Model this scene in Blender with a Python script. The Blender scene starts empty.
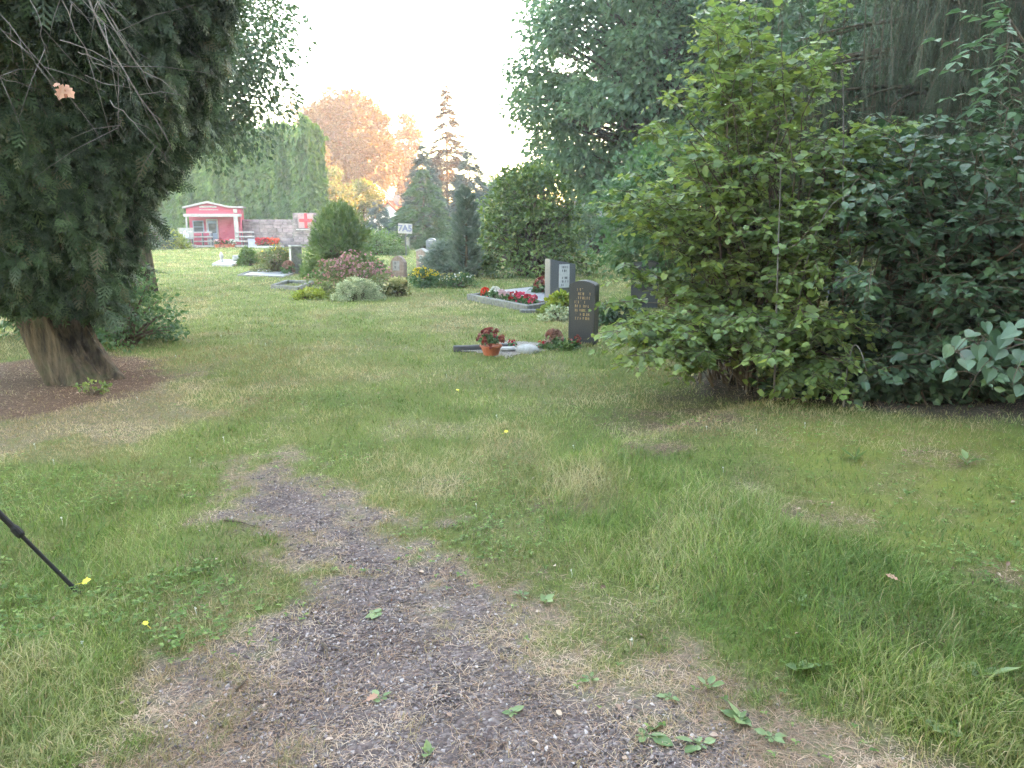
import bpy, bmesh, math
import numpy as np
from mathutils import Vector

rng = np.random.default_rng(11)
PI = math.pi
scene = bpy.context.scene
COL = scene.collection
U = rng.uniform

# ------------------------------------------------------------------ camera maths (used to survey where things stand)
CAM_H, PITCH, FPX = 1.55, math.radians(12.0), 769.0
CP, SP = math.cos(PITCH), math.sin(PITCH)


def ground(px, py, z=0.0):
    """point of the plane at height z seen at a pixel"""
    u, v = (px - 512) / FPX, (384 - py) / FPX
    dy, dz = CP + v * SP, -SP + v * CP
    t = (z - CAM_H) / dz
    return np.array([u * t, dy * t, z])


def at(px, py, Y):
    """point at forward distance Y seen at a pixel"""
    u, v = (px - 512) / FPX, (384 - py) / FPX
    dy, dz = CP + v * SP, -SP + v * CP
    t = Y / dy
    return np.array([u * t, Y, CAM_H + dz * t])


# ------------------------------------------------------------------ noise and masks
def _hash(ix, iy, seed):
    h = (ix.astype(np.int64) * 374761393 + iy.astype(np.int64) * 668265263 + seed * 144269504) & 0xffffffff
    h = ((h ^ (h >> 13)) * 1274126177) & 0xffffffff
    h = h ^ (h >> 16)
    return h / 4294967295.0


def vnoise(x, y, seed=0):
    x0, y0 = np.floor(x), np.floor(y)
    fx, fy = x - x0, y - y0
    fx, fy = fx * fx * (3 - 2 * fx), fy * fy * (3 - 2 * fy)
    a, b = _hash(x0, y0, seed), _hash(x0 + 1, y0, seed)
    c, d = _hash(x0, y0 + 1, seed), _hash(x0 + 1, y0 + 1, seed)
    return (a * (1 - fx) + b * fx) * (1 - fy) + (c * (1 - fx) + d * fx) * fy


def fbm(x, y, seed=0, octv=4):
    s, a, t = 0, 0.5, 0
    for i in range(octv):
        s = s + a * vnoise(x * 2 ** i, y * 2 ** i, seed + i * 17)
        t += a
        a *= 0.5
    return s / t


def sstep(a, b, x):
    t = np.clip((x - a) / (b - a), 0, 1)
    return t * t * (3 - 2 * t)


def sd_poly(x, y, poly):
    """signed distance, negative inside"""
    d = np.full(x.shape, 1e9)
    inside = np.zeros(x.shape, bool)
    n = len(poly)
    for i in range(n):
        ax, ay = poly[i][0], poly[i][1]
        bx, by = poly[(i + 1) % n][0], poly[(i + 1) % n][1]
        ex, ey = bx - ax, by - ay
        wx, wy = x - ax, y - ay
        t = np.clip((wx * ex + wy * ey) / (ex * ex + ey * ey + 1e-12), 0, 1)
        d = np.minimum(d, (wx - ex * t) ** 2 + (wy - ey * t) ** 2)
        c = ((ay > y) != (by > y)) & (x < ex * (y - ay) / (ey + 1e-12) + ax)
        inside ^= c
    d = np.sqrt(d)
    return np.where(inside, -d, d)


def gpoly(pts):
    return [ground(*p)[:2] for p in pts]


GRAVEL = gpoly([(120, 900), (190, 768), (215, 700), (258, 640), (275, 600), (318, 582), (306, 545), (245, 524), (248, 500), (262, 480),
                (292, 467), (330, 474), (352, 500), (404, 526), (444, 552), (474, 592), (545, 640), (640, 700), (720, 768), (840, 900)])
STRAW = gpoly([(60, 900), (135, 768), (172, 700), (205, 645), (245, 605), (285, 580), (222, 535), (212, 500), (240, 462), (300, 452),
               (360, 476), (440, 528), (525, 580), (640, 632), (760, 680), (870, 715), (930, 768), (1050, 900)])
LITTER = gpoly([(-120, 450), (0, 425), (60, 415), (130, 400), (180, 375), (172, 358), (110, 352), (-120, 372)])
DRYL = gpoly([(-40, 470), (60, 440), (130, 445), (205, 410), (195, 365), (120, 380), (-40, 420)])
MOSS = gpoly([(760, 425), (1040, 440), (1150, 600), (930, 570), (810, 505)])
TALL = gpoly([(520, 478), (610, 455), (720, 500), (820, 545), (920, 600), (1040, 660), (1080, 800), (905, 740), (800, 678), (700, 618), (600, 560), (540, 520)])
LUSH = gpoly([(-150, 480), (100, 470), (235, 520), (245, 570), (190, 630), (140, 700), (100, 800), (-150, 800)])
SOIL = gpoly([(670, 398), (760, 408), (860, 418), (1150, 450), (1150, 335), (690, 350)])
BANK = gpoly([(545, 462), (640, 555), (800, 688), (935, 790), (1700, 800), (1500, 400), (760, 400)])
BARE = [(ground(690, 425)[:2], .75, .42), (ground(825, 530)[:2], .3, .16), (ground(655, 458)[:2], .4, .14), (ground(560, 505)[:2], .25, .10),
        (ground(935, 470)[:2], .4, .15), (ground(1010, 590)[:2], .25, .1)]


def height(x, y):
    x, y = np.asarray(x, float), np.asarray(y, float)
    h = 0.035 * (fbm(x * .35 + 7, y * .35, 3, 3) - .5) + 0.02 * (fbm(x * 1.7, y * 1.7 + 3, 5, 2) - .5)
    h = h + 0.08 * sstep(0.05, -0.35, sd_poly(x, y, BANK)) * sstep(9, 6, y)
    h = h - 0.03 * sstep(0.1, -0.5, sd_poly(x, y, GRAVEL))
    far = sstep(60, 160, np.hypot(x, y))
    return h * (1 - far) + far * 0.0


def hz(x, y):
    return float(height(np.array([x]), np.array([y]))[0])


def masks(x, y):
    n1, n2 = fbm(x * 3.1, y * 3.1, 21, 4) - .5, fbm(x * 9, y * 9, 33, 3) - .5
    near = sstep(30, 18, y)
    g = sstep(.16, -.24, sd_poly(x, y, GRAVEL) + .65 * n1 + .6 * n2 + .03)
    s = sstep(.16, -.12, sd_poly(x, y, STRAW) + .07 + .75 * n1 + .5 * n2)
    li = sstep(.15, -.35, sd_poly(x, y, LITTER) + .7 * n1 + .3 * n2)
    dl = .75 * sstep(.15, -.25, sd_poly(x, y, DRYL) + .9 * n1 + .3 * n2)
    mo = sstep(.3, -.3, sd_poly(x, y, MOSS) + .6 * n1)
    ta = sstep(.16, -.22, sd_poly(x, y, TALL) + .5 * n1)
    lu = sstep(.3, -.3, sd_poly(x, y, LUSH) + .9 * n1)
    so = sstep(.2, -.3, sd_poly(x, y, SOIL) + .6 * n1)
    ba = np.zeros(x.shape)
    for (c, rx, ry) in BARE:
        ba = np.maximum(ba, sstep(1.15, .45, np.hypot((x - c[0]) / rx, (y - c[1]) / ry / 1.6) + 1.1 * n1 + .8 * n2))
    # thin dry wear in the lawn
    wear = sstep(.54, .74, fbm(x * .55 + 4, y * .4, 51, 4)) * .35 * (.5 + 1.2 * n2 + .9 * n1) + sstep(.55, .75, fbm(x * 2.2, y * 1.6, 57, 3)) * .3
    wear = wear * sstep(24, 12, y)
    so = np.maximum(so, 0)
    ba = ba * np.clip(.55 + 2.4 * n2 + 1.2 * n1, 0, 1)
    dry = np.clip(np.maximum.reduce([s, dl, li * .9, ba * .9, wear]), 0, 1)
    li = np.clip(np.maximum(li, .6 * ba), 0, 1)
    return dict(gravel=g, straw=s, litter=li, dry=dry, moss=mo, tall=ta, lush=lu, soil=so, bare=ba)


# ------------------------------------------------------------------ mesh building
class MB:
    def __init__(s):
        s.v, s.l, s.sz, s.a, s.n = [], [], [], [], 0

    def add(s, v, faces, rnd=0.5):
        v = np.asarray(v, float).reshape(-1, 3)
        if not isinstance(faces, list) or (faces and isinstance(faces[0], (list, tuple))):
            by = {}
            for f in faces:
                by.setdefault(len(f), []).append(f)
            faces = [np.array(k) for k in by.values()]
        for f in faces:
            f = np.asarray(f)
            s.l.append((f + s.n).ravel())
            s.sz.append(np.full(len(f), f.shape[1]))
        s.v.append(v)
        s.a.append(np.broadcast_to(np.asarray(rnd, float), (len(v),)))
        s.n += len(v)

    def inst(s, tpl, M, P, rnd):
        tv, tf = tpl
        N, V = len(P), len(tv)
        if N == 0:
            return
        v = np.einsum('nij,vj->nvi', M, tv) + P[:, None, :]
        off = (np.arange(N) * V)[:, None, None]
        s.add(v.reshape(-1, 3), [(f[None] + off).reshape(-1, f.shape[1]) for f in tf], np.repeat(rnd, V))

    def box(s, c, d, rz=0.0, ch=0.0, rnd=.5, tilt=None):
        """chamfered box, centre c, full size d"""
        hx, hy, hzz = d[0] / 2, d[1] / 2, d[2] / 2
        ch = min(ch, hx * .9, hy * .9, hzz * .9)
        bm = bmesh.new()
        bmesh.ops.create_cube(bm, size=1)
        for v in bm.verts:
            v.co = Vector((v.co.x * d[0], v.co.y * d[1], v.co.z * d[2]))
        if ch > 0:
            bmesh.ops.bevel(bm, geom=bm.edges[:], offset=ch, segments=1, affect='EDGES')
        s.bm(bm, c, rz, rnd, tilt)

    def bm(s, bm, c=(0, 0, 0), rz=0.0, rnd=.5, tilt=None):
        bm.verts.ensure_lookup_table()
        bm.verts.index_update()
        v = np.array([q.co[:] for q in bm.verts])
        if tilt:
            ca, sa = math.cos(tilt[0]), math.sin(tilt[0])
            v = v @ np.array([[1, 0, 0], [0, ca, -sa], [0, sa, ca]]).T
            ca, sa = math.cos(tilt[1]), math.sin(tilt[1])
            v = v @ np.array([[ca, 0, sa], [0, 1, 0], [-sa, 0, ca]]).T
        ca, sa = math.cos(rz), math.sin(rz)
        v = v @ np.array([[ca, -sa, 0], [sa, ca, 0], [0, 0, 1]]).T + np.array(c)
        s.add(v, [[q.index for q in f.verts] for f in bm.faces], rnd)
        bm.free()

    def prism(s, pts, y0, y1, ch=0.0, c=(0, 0, 0), rz=0.0, rnd=.5):
        """outline in x,z pushed from y0 to y1"""
        bm = bmesh.new()
        vs = [bm.verts.new((p[0], y0, p[1])) for p in pts]
        f = bm.faces.new(vs)
        r = bmesh.ops.extrude_face_region(bm, geom=[f])
        for q in r['geom']:
            if isinstance(q, bmesh.types.BMVert):
                q.co.y = y1
        bmesh.ops.recalc_face_normals(bm, faces=bm.faces[:])
        if ch:
            e = [e for e in bm.edges if e.calc_face_angle(0) > .6]
            bmesh.ops.bevel(bm, geom=e, offset=ch, segments=2, affect='EDGES')
        s.bm(bm, c, rz, rnd)

    def lathe(s, prof, n=20, c=(0, 0, 0), rnd=.5, jit=0):
        a = np.arange(n) * 2 * PI / n
        v = [(r * math.cos(t), r * math.sin(t), z) for r, z in prof for t in a]
        v = np.array(v) + np.array(c)
        if jit:
            v = v + U(-jit, jit, v.shape)
        f = []
        for i in range(len(prof) - 1):
            for k in range(n):
                f.append([i * n + k, i * n + (k + 1) % n, (i + 1) * n + (k + 1) % n, (i + 1) * n + k])
        s.add(v, f, rnd)

    def tubes(s, P, R, sides=6, rnd=.5):
        """P (N,K,3), R (N,K)"""
        P, R = np.asarray(P, float), np.asarray(R, float)
        if P.ndim == 2:
            P, R = P[None], R[None]
        N, K, _ = P.shape
        T = np.gradient(P, axis=1)
        T /= np.linalg.norm(T, axis=2, keepdims=True) + 1e-9
        mean = P[:, -1] - P[:, 0]
        ref = np.where(np.abs(mean[:, 2:3]) > .8 * np.linalg.norm(mean, axis=1, keepdims=True), np.array([[1., 0.13, 0]]), np.array([[0.1, 0, 1.]]))
        A = np.cross(T, ref[:, None, :])
        A /= np.linalg.norm(A, axis=2, keepdims=True) + 1e-9
        B = np.cross(T, A)
        ang = np.arange(sides) * 2 * PI / sides
        ring = A[:, :, None, :] * np.cos(ang)[None, None, :, None] + B[:, :, None, :] * np.sin(ang)[None, None, :, None]
        v = P[:, :, None, :] + ring * R[:, :, None, None]
        i = np.arange(N)[:, None, None] * K * sides + np.arange(K - 1)[None, :, None] * sides
        k = np.arange(sides)[None, None, :]
        k2 = (k + 1) % sides
        f = np.stack([i + k, i + k2, i + sides + k2, i + sides + k], -1).reshape(-1, 4)
        faces = [f]
        caps = (np.arange(N)[:, None] * K * sides + (K - 1) * sides + np.arange(sides)[None])
        faces.append(caps)
        caps0 = (np.arange(N)[:, None] * K * sides + np.arange(sides)[None, ::-1])
        faces.append(caps0)
        s.add(v.reshape(-1, 3), faces, rnd if np.ndim(rnd) == 0 else np.repeat(rnd, K * sides))

    def build(s, name, mat, parent=None, loc=None, smooth=False, attr2=None):
        me = bpy.data.meshes.new(name)
        if s.n:
            v = np.concatenate(s.v).astype(np.float32)
            l = np.concatenate(s.l).astype(np.int32)
            sz = np.concatenate(s.sz)
            st = np.concatenate([[0], np.cumsum(sz)[:-1]]).astype(np.int32)
            me.vertices.add(len(v))
            me.vertices.foreach_set('co', v.ravel())
            me.loops.add(len(l))
            me.loops.foreach_set('vertex_index', l)
            me.polygons.add(len(st))
            me.polygons.foreach_set('loop_start', st)
            me.polygons.foreach_set('use_smooth', np.full(len(st), bool(smooth)))
            at_ = me.attributes.new('rnd', 'FLOAT', 'POINT')
            at_.data.foreach_set('value', np.concatenate(s.a).astype(np.float32))
            if attr2:
                for k, val in attr2.items():
                    q = me.attributes.new(k, 'FLOAT', 'POINT')
                    q.data.foreach_set('value', np.asarray(val, np.float32))
            me.update(calc_edges=True)
        me.materials.append(mat)
        o = bpy.data.objects.new(name, me)
        COL.objects.link(o)
        if parent is not None:
            o.parent = parent
        if loc is not None:
            o.location = loc
        return o


def tag(o, label, cat, group=None, kind=None):
    if label:
        o['label'] = label
    if cat:
        o['category'] = cat
    if group:
        o['group'] = group
    if kind:
        o['kind'] = kind
    return o


def thing(name, label, cat, loc=(0, 0, 0), rz=0.0, group=None):
    o = bpy.data.objects.new(name, None)
    o.empty_display_size = .1
    COL.objects.link(o)
    o.location = tuple(float(q) for q in loc)
    o.rotation_euler = (0, 0, rz)
    return tag(o, label, cat, group)


def norm(a):
    return a / (np.linalg.norm(a, axis=-1, keepdims=True) + 1e-9)


def basis(d, n, s):
    """leaf axis d -> y, hint n -> z; scale s (N,) or (N,3)"""
    y = norm(d)
    x = norm(np.cross(y, n))
    z = np.cross(x, y)
    M = np.stack([x, y, z], -1)
    s = np.asarray(s, float)
    if s.ndim == 1:
        return M * s[:, None, None]
    return M * s[:, None, :]


# ------------------------------------------------------------------ leaf templates (unit length along y)
def T(v, f):
    by = {}
    for q in f:
        by.setdefault(len(q), []).append(q)
    return (np.array(v, float), [np.array(k) for k in by.values()])


LEAF_FOLD = T([(0, 0, 0), (-.32, .45, .09), (0, 1, -.05), (.32, .45, .09)], [(0, 3, 2), (0, 2, 1)])
LEAF_OVAL = T([(0, 0, 0), (-.24, .22, .06), (-.3, .55, .07), (0, 1, -.12), (.3, .55, .07), (.24, .22, .06), (0, .5, 0)],
              [(0, 6, 2, 1), (6, 3, 2), (0, 5, 4, 6), (6, 4, 3)])


def fan(outline, cz=-.05, c=(0, .45)):
    v = [(c[0], c[1], cz)] + [(x, y, z) for x, y, z in outline]
    n = len(outline)
    return T(v, [(0, 1 + i, 1 + (i + 1) % n) for i in range(n)])


def lobes(pts):
    r = [(x, y, .07 * abs(x) * 2 - .12 * max(0, y - .5)) for x, y in pts]
    return r + [(-x, y, z) for x, y, z in reversed(r) if abs(x) > 1e-6]


LEAF_MAPLE = fan(lobes([(0, 0), (.2, -.06), (.42, .14), (.34, .3), (.58, .56), (.3, .6), (.26, .78), (0, 1)]), -.03)
LEAF_CURRANT = fan(lobes([(0, .05), (.22, -.04), (.45, .2), (.36, .38), (.42, .62), (.18, .72), (0, 1)]), -.05)
LEAF_HEART = fan(lobes([(0, .06), (.16, -.07), (.36, .02), (.47, .25), (.4, .52), (.2, .8), (0, 1.05)]), -.07, (0, .4))
LEAF_BROAD = fan(lobes([(0, 0), (.12, .1), (.28, .25), (.33, .5), (.24, .78), (0, 1)]), -.08, (0, .45))
LEAF_OAK = fan(lobes([(0, 0), (.1, .1), (.22, .2), (.14, .32), (.34, .46), (.2, .56), (.32, .74), (.16, .8), (0, 1)]), -.02)


def make_frond(n=7, w=.05):
    v, f = [], []

    def strip(a, b, wa, wb):
        d = np.array(b) - np.array(a)
        p = np.array([-d[1], d[0], 0])
        p = p / (np.linalg.norm(p) + 1e-9)
        i = len(v)
        dz = lambda q: -.28 * q[1] ** 2 - .1 * abs(q[0])
        for q, ww in ((a, -wa), (a, wa), (b, wb), (b, -wb)):
            r = np.array(q) + p * ww
            v.append((r[0], r[1], dz(r)))
        f.append((i, i + 1, i + 2, i + 3))
    strip((0, 0, 0), (0, 1, 0), .02, .02)
    for i in range(n):
        t = .1 + .85 * i / (n - 1)
        ln = .36 * (1 - t) ** .7 + .12
        for sg in (-1, 1):
            tt = t + (.05 if sg > 0 else 0)
            a = (0, tt, 0)
            b = (sg * ln * .75, tt + ln * .75, 0)
            strip(a, b, w * .7, w * .45)
            m = (sg * ln * .36, tt + ln * .36, 0)
            strip(m, (m[0] + sg * ln * .42, m[1] + ln * .05, 0), w * .5, w * .3)
    return T(v, f)


FROND = make_frond(5, .05)
_s = [(-.055, 0, 0), (.055, 0, 0), (.075, .45, .02), (-.075, .45, .02), (0, 1, -.03),
      (0, 0, -.05), (0, 0, .05), (0, .45, .08), (0, .45, -.05)]
NEEDLE_TWIG = T(_s, [(0, 1, 2, 3), (3, 2, 4), (5, 6, 7, 8), (8, 7, 4)])


def make_spruce_twig():
    v, f = [], []
    for i in range(6):
        t = i / 6
        ln = .3 * (1 - .55 * t)
        for sg in (-1, 1):
            k = len(v)
            v += [(0, t, 0), (sg * .03, t + .08, .02), (sg * ln, t + ln * 1.1, -.03), (sg * ln * .8, t + ln * .8 - .06, -.05)]
            f.append((k, k + 1, k + 2, k + 3))
    k = len(v)
    v += [(-.03, 0, 0), (.03, 0, 0), (0, 1.05, 0)]
    f.append((k, k + 1, k + 2))
    return T(v, f)


SPRUCE_TWIG = make_spruce_twig()


def make_hang():
    v, f = [], []
    for i in range(9):
        t = i / 9
        ln = .075 * (1 - .5 * t) + .015
        for sg, ax in ((-1, 0), (1, 0), (1, 2), (-1, 2)):
            if (i + ax) % 2 and ax:
                continue
            k = len(v)
            a = np.zeros(3)
            a[ax] = sg * ln
            v += [(0, t, 0), (0, t + .03, 0), (a[0], t + .13, a[2])]
            f.append((k, k + 1, k + 2))
    k = len(v)
    v += [(-.012, 0, 0), (.012, 0, 0), (0, 1.02, 0)]
    f.append((k, k + 1, k + 2))
    return T(v, f)


HANG = make_hang()
PETAL_CUP = T([(0, 0, 0), (.5, .1, .25), (.6, .6, .55), (0, .9, .5), (-.6, .6, .55), (-.5, .1, .25)], [(0, 1, 2, 3), (0, 3, 4, 5)])


# ------------------------------------------------------------------ materials
def nmat(name):
    m = bpy.data.materials.new(name)
    m.use_nodes = True
    nt = m.node_tree
    nt.nodes.clear()
    return m, nt, nt.nodes.new('ShaderNodeOutputMaterial')


def mixc(nt, fac, a, b):
    n = nt.nodes.new('ShaderNodeMix')
    n.data_type = 'RGBA'
    for s_, v in ((n.inputs[0], fac), (n.inputs[6], a), (n.inputs[7], b)):
        if hasattr(v, 'links') or isinstance(v, bpy.types.NodeSocket):
            nt.links.new(v, s_)
        elif isinstance(v, (int, float)):
            s_.default_value = v
        else:
            s_.default_value = (*v[:3], 1)
    return n.outputs[2]


def mathn(nt, op, a, b=0.0):
    n = nt.nodes.new('ShaderNodeMath')
    n.operation = op
    for s_, v in ((n.inputs[0], a), (n.inputs[1], b)):
        if isinstance(v, bpy.types.NodeSocket):
            nt.links.new(v, s_)
        else:
            s_.default_value = v
    return n.outputs[0]


def attr(nt, k):
    n = nt.nodes.new('ShaderNodeAttribute')
    n.attribute_name = k
    return n.outputs['Fac']


def noise(nt, scale, detail=4, rough=.6, coord='Object', stretch=None):
    tc = nt.nodes.new('ShaderNodeTexCoord')
    out = tc.outputs[coord]
    if stretch:
        mp = nt.nodes.new('ShaderNodeMapping')
        mp.inputs['Scale'].default_value = stretch
        nt.links.new(out, mp.inputs[0])
        out = mp.outputs[0]
    n = nt.nodes.new('ShaderNodeTexNoise')
    n.inputs['Scale'].default_value = scale
    n.inputs['Detail'].default_value = detail
    n.inputs['Roughness'].default_value = rough
    nt.links.new(out, n.inputs['Vector'])
    return n.outputs['Fac']


def ramp(nt, fac, stops):
    n = nt.nodes.new('ShaderNodeValToRGB')
    e = n.color_ramp.elements
    while len(e) < len(stops):
        e.new(.5)
    for q, (p, c) in zip(e, stops):
        q.position = p
        q.color = (*c, 1) if len(c) == 3 else c
    nt.links.new(fac, n.inputs[0])
    return n.outputs[0]


def leaf_mat(name, stops, trans=.35, tcol=None, rough=.5, spec=.35):
    m, nt, out = nmat(name)
    c = ramp(nt, attr(nt, 'rnd'), stops)
    p = nt.nodes.new('ShaderNodeBsdfPrincipled')
    nt.links.new(c, p.inputs['Base Color'])
    p.inputs['Roughness'].default_value = rough
    p.inputs['Specular IOR Level'].default_value = spec
    t = nt.nodes.new('ShaderNodeBsdfTranslucent')
    hs = nt.nodes.new('ShaderNodeHueSaturation')
    hs.inputs['Hue'].default_value = .48
    hs.inputs['Saturation'].default_value = 1.15
    hs.inputs['Value'].default_value = 1.5
    nt.links.new(c, hs.inputs['Color'])
    nt.links.new(hs.outputs[0], t.inputs['Color'])
    mx = nt.nodes.new('ShaderNodeMixShader')
    mx.inputs[0].default_value = trans
    nt.links.new(p.outputs[0], mx.inputs[1])
    nt.links.new(t.outputs[0], mx.inputs[2])
    nt.links.new(mx.outputs[0], out.inputs[0])
    return m


def solid(name, c1, c2=None, scale=8, rough=.7, bump=.0, spec=.4, metal=0, detail=5, stretch=None, lo=.35, hi=.65, third=None):
    m, nt, out = nmat(name)
    p = nt.nodes.new('ShaderNodeBsdfPrincipled')
    f = noise(nt, scale, detail, .6, 'Object', stretch)
    st = [(lo, c1), (hi, c2 or tuple(q * .75 for q in c1))]
    c = ramp(nt, f, st)
    r_ = attr(nt, 'rnd')
    k = mathn(nt, 'ADD', mathn(nt, 'MULTIPLY', r_, .5), .75)
    hs = nt.nodes.new('ShaderNodeHueSaturation')
    nt.links.new(k, hs.inputs['Value'])
    nt.links.new(c, hs.inputs['Color'])
    c = hs.outputs[0]
    if third:
        f2 = noise(nt, scale * .35, 6, .7, 'Object')
        c = mixc(nt, ramp(nt, f2, [(.52, (0, 0, 0)), (.68, (1, 1, 1))]), c, third)
    nt.links.new(c, p.inputs['Base Color'])
    p.inputs['Roughness'].default_value = rough
    p.inputs['Specular IOR Level'].default_value = spec
    p.inputs['Metallic'].default_value = metal
    if bump:
        b = nt.nodes.new('ShaderNodeBump')
        b.inputs['Strength'].default_value = min(1, bump)
        b.inputs['Distance'].default_value = .03 if bump >= 1 else .01
        f3 = noise(nt, scale * 3, 5, .65, 'Object', stretch)
        nt.links.new(f3, b.inputs['Height'])
        nt.links.new(b.outputs[0], p.inputs['Normal'])
    nt.links.new(p.outputs[0], out.inputs[0])
    return m


M = {}
M['thuja'] = leaf_mat('thuja_foliage', [(0, (.014, .032, .014)), (.5, (.028, .06, .024)), (.88, (.058, .108, .038)), (1, (.09, .1, .052))], .22, rough=.6)
M['linden'] = leaf_mat('linden_leaves', [(0, (.04, .08, .042)), (.6, (.068, .122, .06)), (1, (.1, .152, .074))], .4)
M['darkdecid'] = leaf_mat('dark_leaves', [(0, (.028, .056, .03)), (.6, (.045, .086, .042)), (1, (.075, .12, .055))], .3)
M['shrub'] = leaf_mat('shrub_leaves', [(0, (.062, .112, .04)), (.45, (.11, .172, .053)), (.85, (.165, .225, .064)), (1, (.235, .285, .08))], .45, rough=.42, spec=.5)
M['hazel'] = leaf_mat('hazel_leaves', [(0, (.035, .08, .035)), (.6, (.055, .115, .045)), (1, (.09, .15, .055))], .4)
M['darkshrub'] = leaf_mat('dark_shrub_leaves', [(0, (.02, .046, .022)), (.6, (.037, .08, .034)), (1, (.075, .13, .055))], .28, rough=.45, spec=.5)
M['sprucedark'] = leaf_mat('spruce_needles', [(0, (.022, .032, .018)), (.55, (.04, .055, .028)), (.85, (.07, .085, .05)), (1, (.10, .10, .065))], .12, rough=.65)
M['heart'] = leaf_mat('heart_leaves', [(0, (.042, .088, .046)), (1, (.068, .122, .064))], .3, rough=.42, spec=.55)
M['ash'] = leaf_mat('pinnate_leaves', [(0, (.05, .10, .05)), (1, (.085, .15, .07))], .35)
M['hedge'] = leaf_mat('hedge_leaves', [(0, (.035, .075, .018)), (.6, (.06, .12, .026)), (1, (.11, .18, .04))], .3)
M['orange'] = leaf_mat('golden_tree_leaves', [(0, (.015, .022, .009)), (.6, (.03, .036, .012)), (1, (.055, .05, .014))], .25)
M['hazygreen'] = leaf_mat('dull_green_leaves', [(0, (.03, .038, .018)), (.6, (.048, .056, .025)), (1, (.075, .075, .034))], .3)
M['pale'] = leaf_mat('pale_leaves', [(0, (.05, .095, .028)), (.6, (.08, .13, .036)), (1, (.12, .16, .05))], .4)
M['rhodo'] = leaf_mat('rhododendron_leaves', [(0, (.035, .07, .02)), (.5, (.06, .11, .028)), (.8, (.11, .17, .04)), (1, (.17, .21, .07))], .3, rough=.42, spec=.5)
M['yew'] = leaf_mat('yew_needles', [(0, (.04, .085, .025)), (.6, (.07, .13, .036)), (1, (.13, .19, .055))], .2)
M['bluespruce'] = leaf_mat('blue_spruce_needles', [(0, (.045, .08, .075)), (1, (.10, .145, .14))], .15)
M['bluecon'] = leaf_mat('dark_blue_conifer_needles', [(0, (.022, .045, .04)), (1, (.045, .075, .06))], .15)
M['redspruce'] = leaf_mat('thin_spruce_needles', [(0, (.016, .024, .016)), (1, (.034, .042, .027))], .12)
M['pyramid'] = leaf_mat('pyramid_conifer_needles', [(0, (.04, .085, .035)), (1, (.085, .14, .055))], .2)
M['greycon'] = leaf_mat('grey_cypress_needles', [(0, (.075, .11, .085)), (1, (.13, .17, .135))], .15)
M['varieg'] = leaf_mat('variegated_leaves', [(0, (.10, .15, .07)), (.5, (.26, .31, .18)), (1, (.5, .52, .36))], .25)
M['yellowg'] = leaf_mat('yellow_green_leaves', [(0, (.09, .14, .03)), (.6, (.17, .22, .04)), (1, (.28, .30, .08))], .35)
M['paleyel'] = leaf_mat('pale_yellow_leaves', [(0, (.10, .14, .05)), (.5, (.26, .27, .12)), (1, (.42, .38, .2))], .3)
M['spirea'] = leaf_mat('spirea_leaves', [(0, (.06, .09, .03)), (.6, (.11, .14, .05)), (1, (.20, .17, .09))], .3)
M['pink'] = leaf_mat('pink_petals', [(0, (.27, .11, .13)), (1, (.44, .27, .28))], .3)
M['brownpink'] = leaf_mat('faded_pink_petals', [(0, (.2, .1, .08)), (1, (.36, .24, .19))], .3)
M['red'] = leaf_mat('red_petals', [(0, (.26, .008, .012)), (1, (.42, .03, .035))], .3)
M['scarlet'] = leaf_mat('orange_red_petals', [(0, (.45, .05, .02)), (1, (.65, .12, .05))], .3)
M['hotpink'] = leaf_mat('hot_pink_petals', [(0, (.42, .035, .07)), (1, (.55, .12, .15))], .3)
M['whitepink'] = leaf_mat('white_pink_petals', [(0, (.38, .2, .22)), (1, (.55, .44, .43))], .3)
M['darkred'] = leaf_mat('dark_red_petals', [(0, (.12, .025, .025)), (.7, (.22, .065, .05)), (1, (.34, .2, .15))], .25)
M['white'] = leaf_mat('white_petals', [(0, (.45, .45, .41)), (1, (.6, .6, .56))], .3)
M['yellow'] = leaf_mat('yellow_petals', [(0, (.38, .3, .025)), (1, (.52, .45, .06))], .3)
M['weed'] = leaf_mat('weed_leaves', [(0, (.09, .15, .055)), (1, (.22, .29, .14))], .35)
M['clover'] = leaf_mat('clover_leaves', [(0, (.055, .11, .025)), (.7, (.09, .16, .035)), (1, (.2, .27, .09))], .4)
M['deadleaf'] = leaf_mat('dead_leaf', [(0, (.30, .16, .10)), (1, (.48, .30, .22))], .3, rough=.7)
M['yellowleaf'] = leaf_mat('yellow_leaf', [(0, (.55, .5, .06)), (1, (.7, .64, .1))], .35)
M['bark'] = solid('grooved_bark', (.125, .095, .066), (.022, .018, .014), 9, .9, 1.0, .15, stretch=(2, 2, .16), third=(.06, .066, .034))
M['twig'] = solid('twig_bark', (.12, .09, .065), (.06, .045, .035), 20, .9, .3, .15)
M['greytwig'] = solid('bare_grey_twig', (.15, .135, .125), (.085, .075, .07), 20, .9, .3, .15)
M['black'] = solid('black_plastic', (.006, .006, .007), (.01, .01, .01), 20, .6, 0, .2)
M['blackgranite'] = solid('black_granite', (.018, .020, .025), (.04, .044, .052), 90, .45, .05, .5, lo=.4, hi=.7)
M['greygranite'] = solid('grey_granite', (.11, .115, .125), (.19, .195, .21), 60, .5, .1, .4)
M['darkgranite'] = solid('dark_grey_granite', (.07, .076, .088), (.125, .13, .146), 60, .35, .05, .5)
M['brownstone'] = solid('brown_sandstone', (.17, .12, .105), (.26, .2, .18), 14, .85, .6, .2)
M['lightstone'] = solid('light_stone', (.32, .32, .31), (.2, .2, .19), 14, .8, .4, .3)
M['kerb'] = solid('weathered_kerb_stone', (.16, .16, .158), (.085, .085, .082), 16, .85, .6, .2, third=(.14, .15, .1))
M['slab'] = solid('grave_slab', (.22, .22, .24), (.15, .15, .17), 20, .35, .1, .5)
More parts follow.
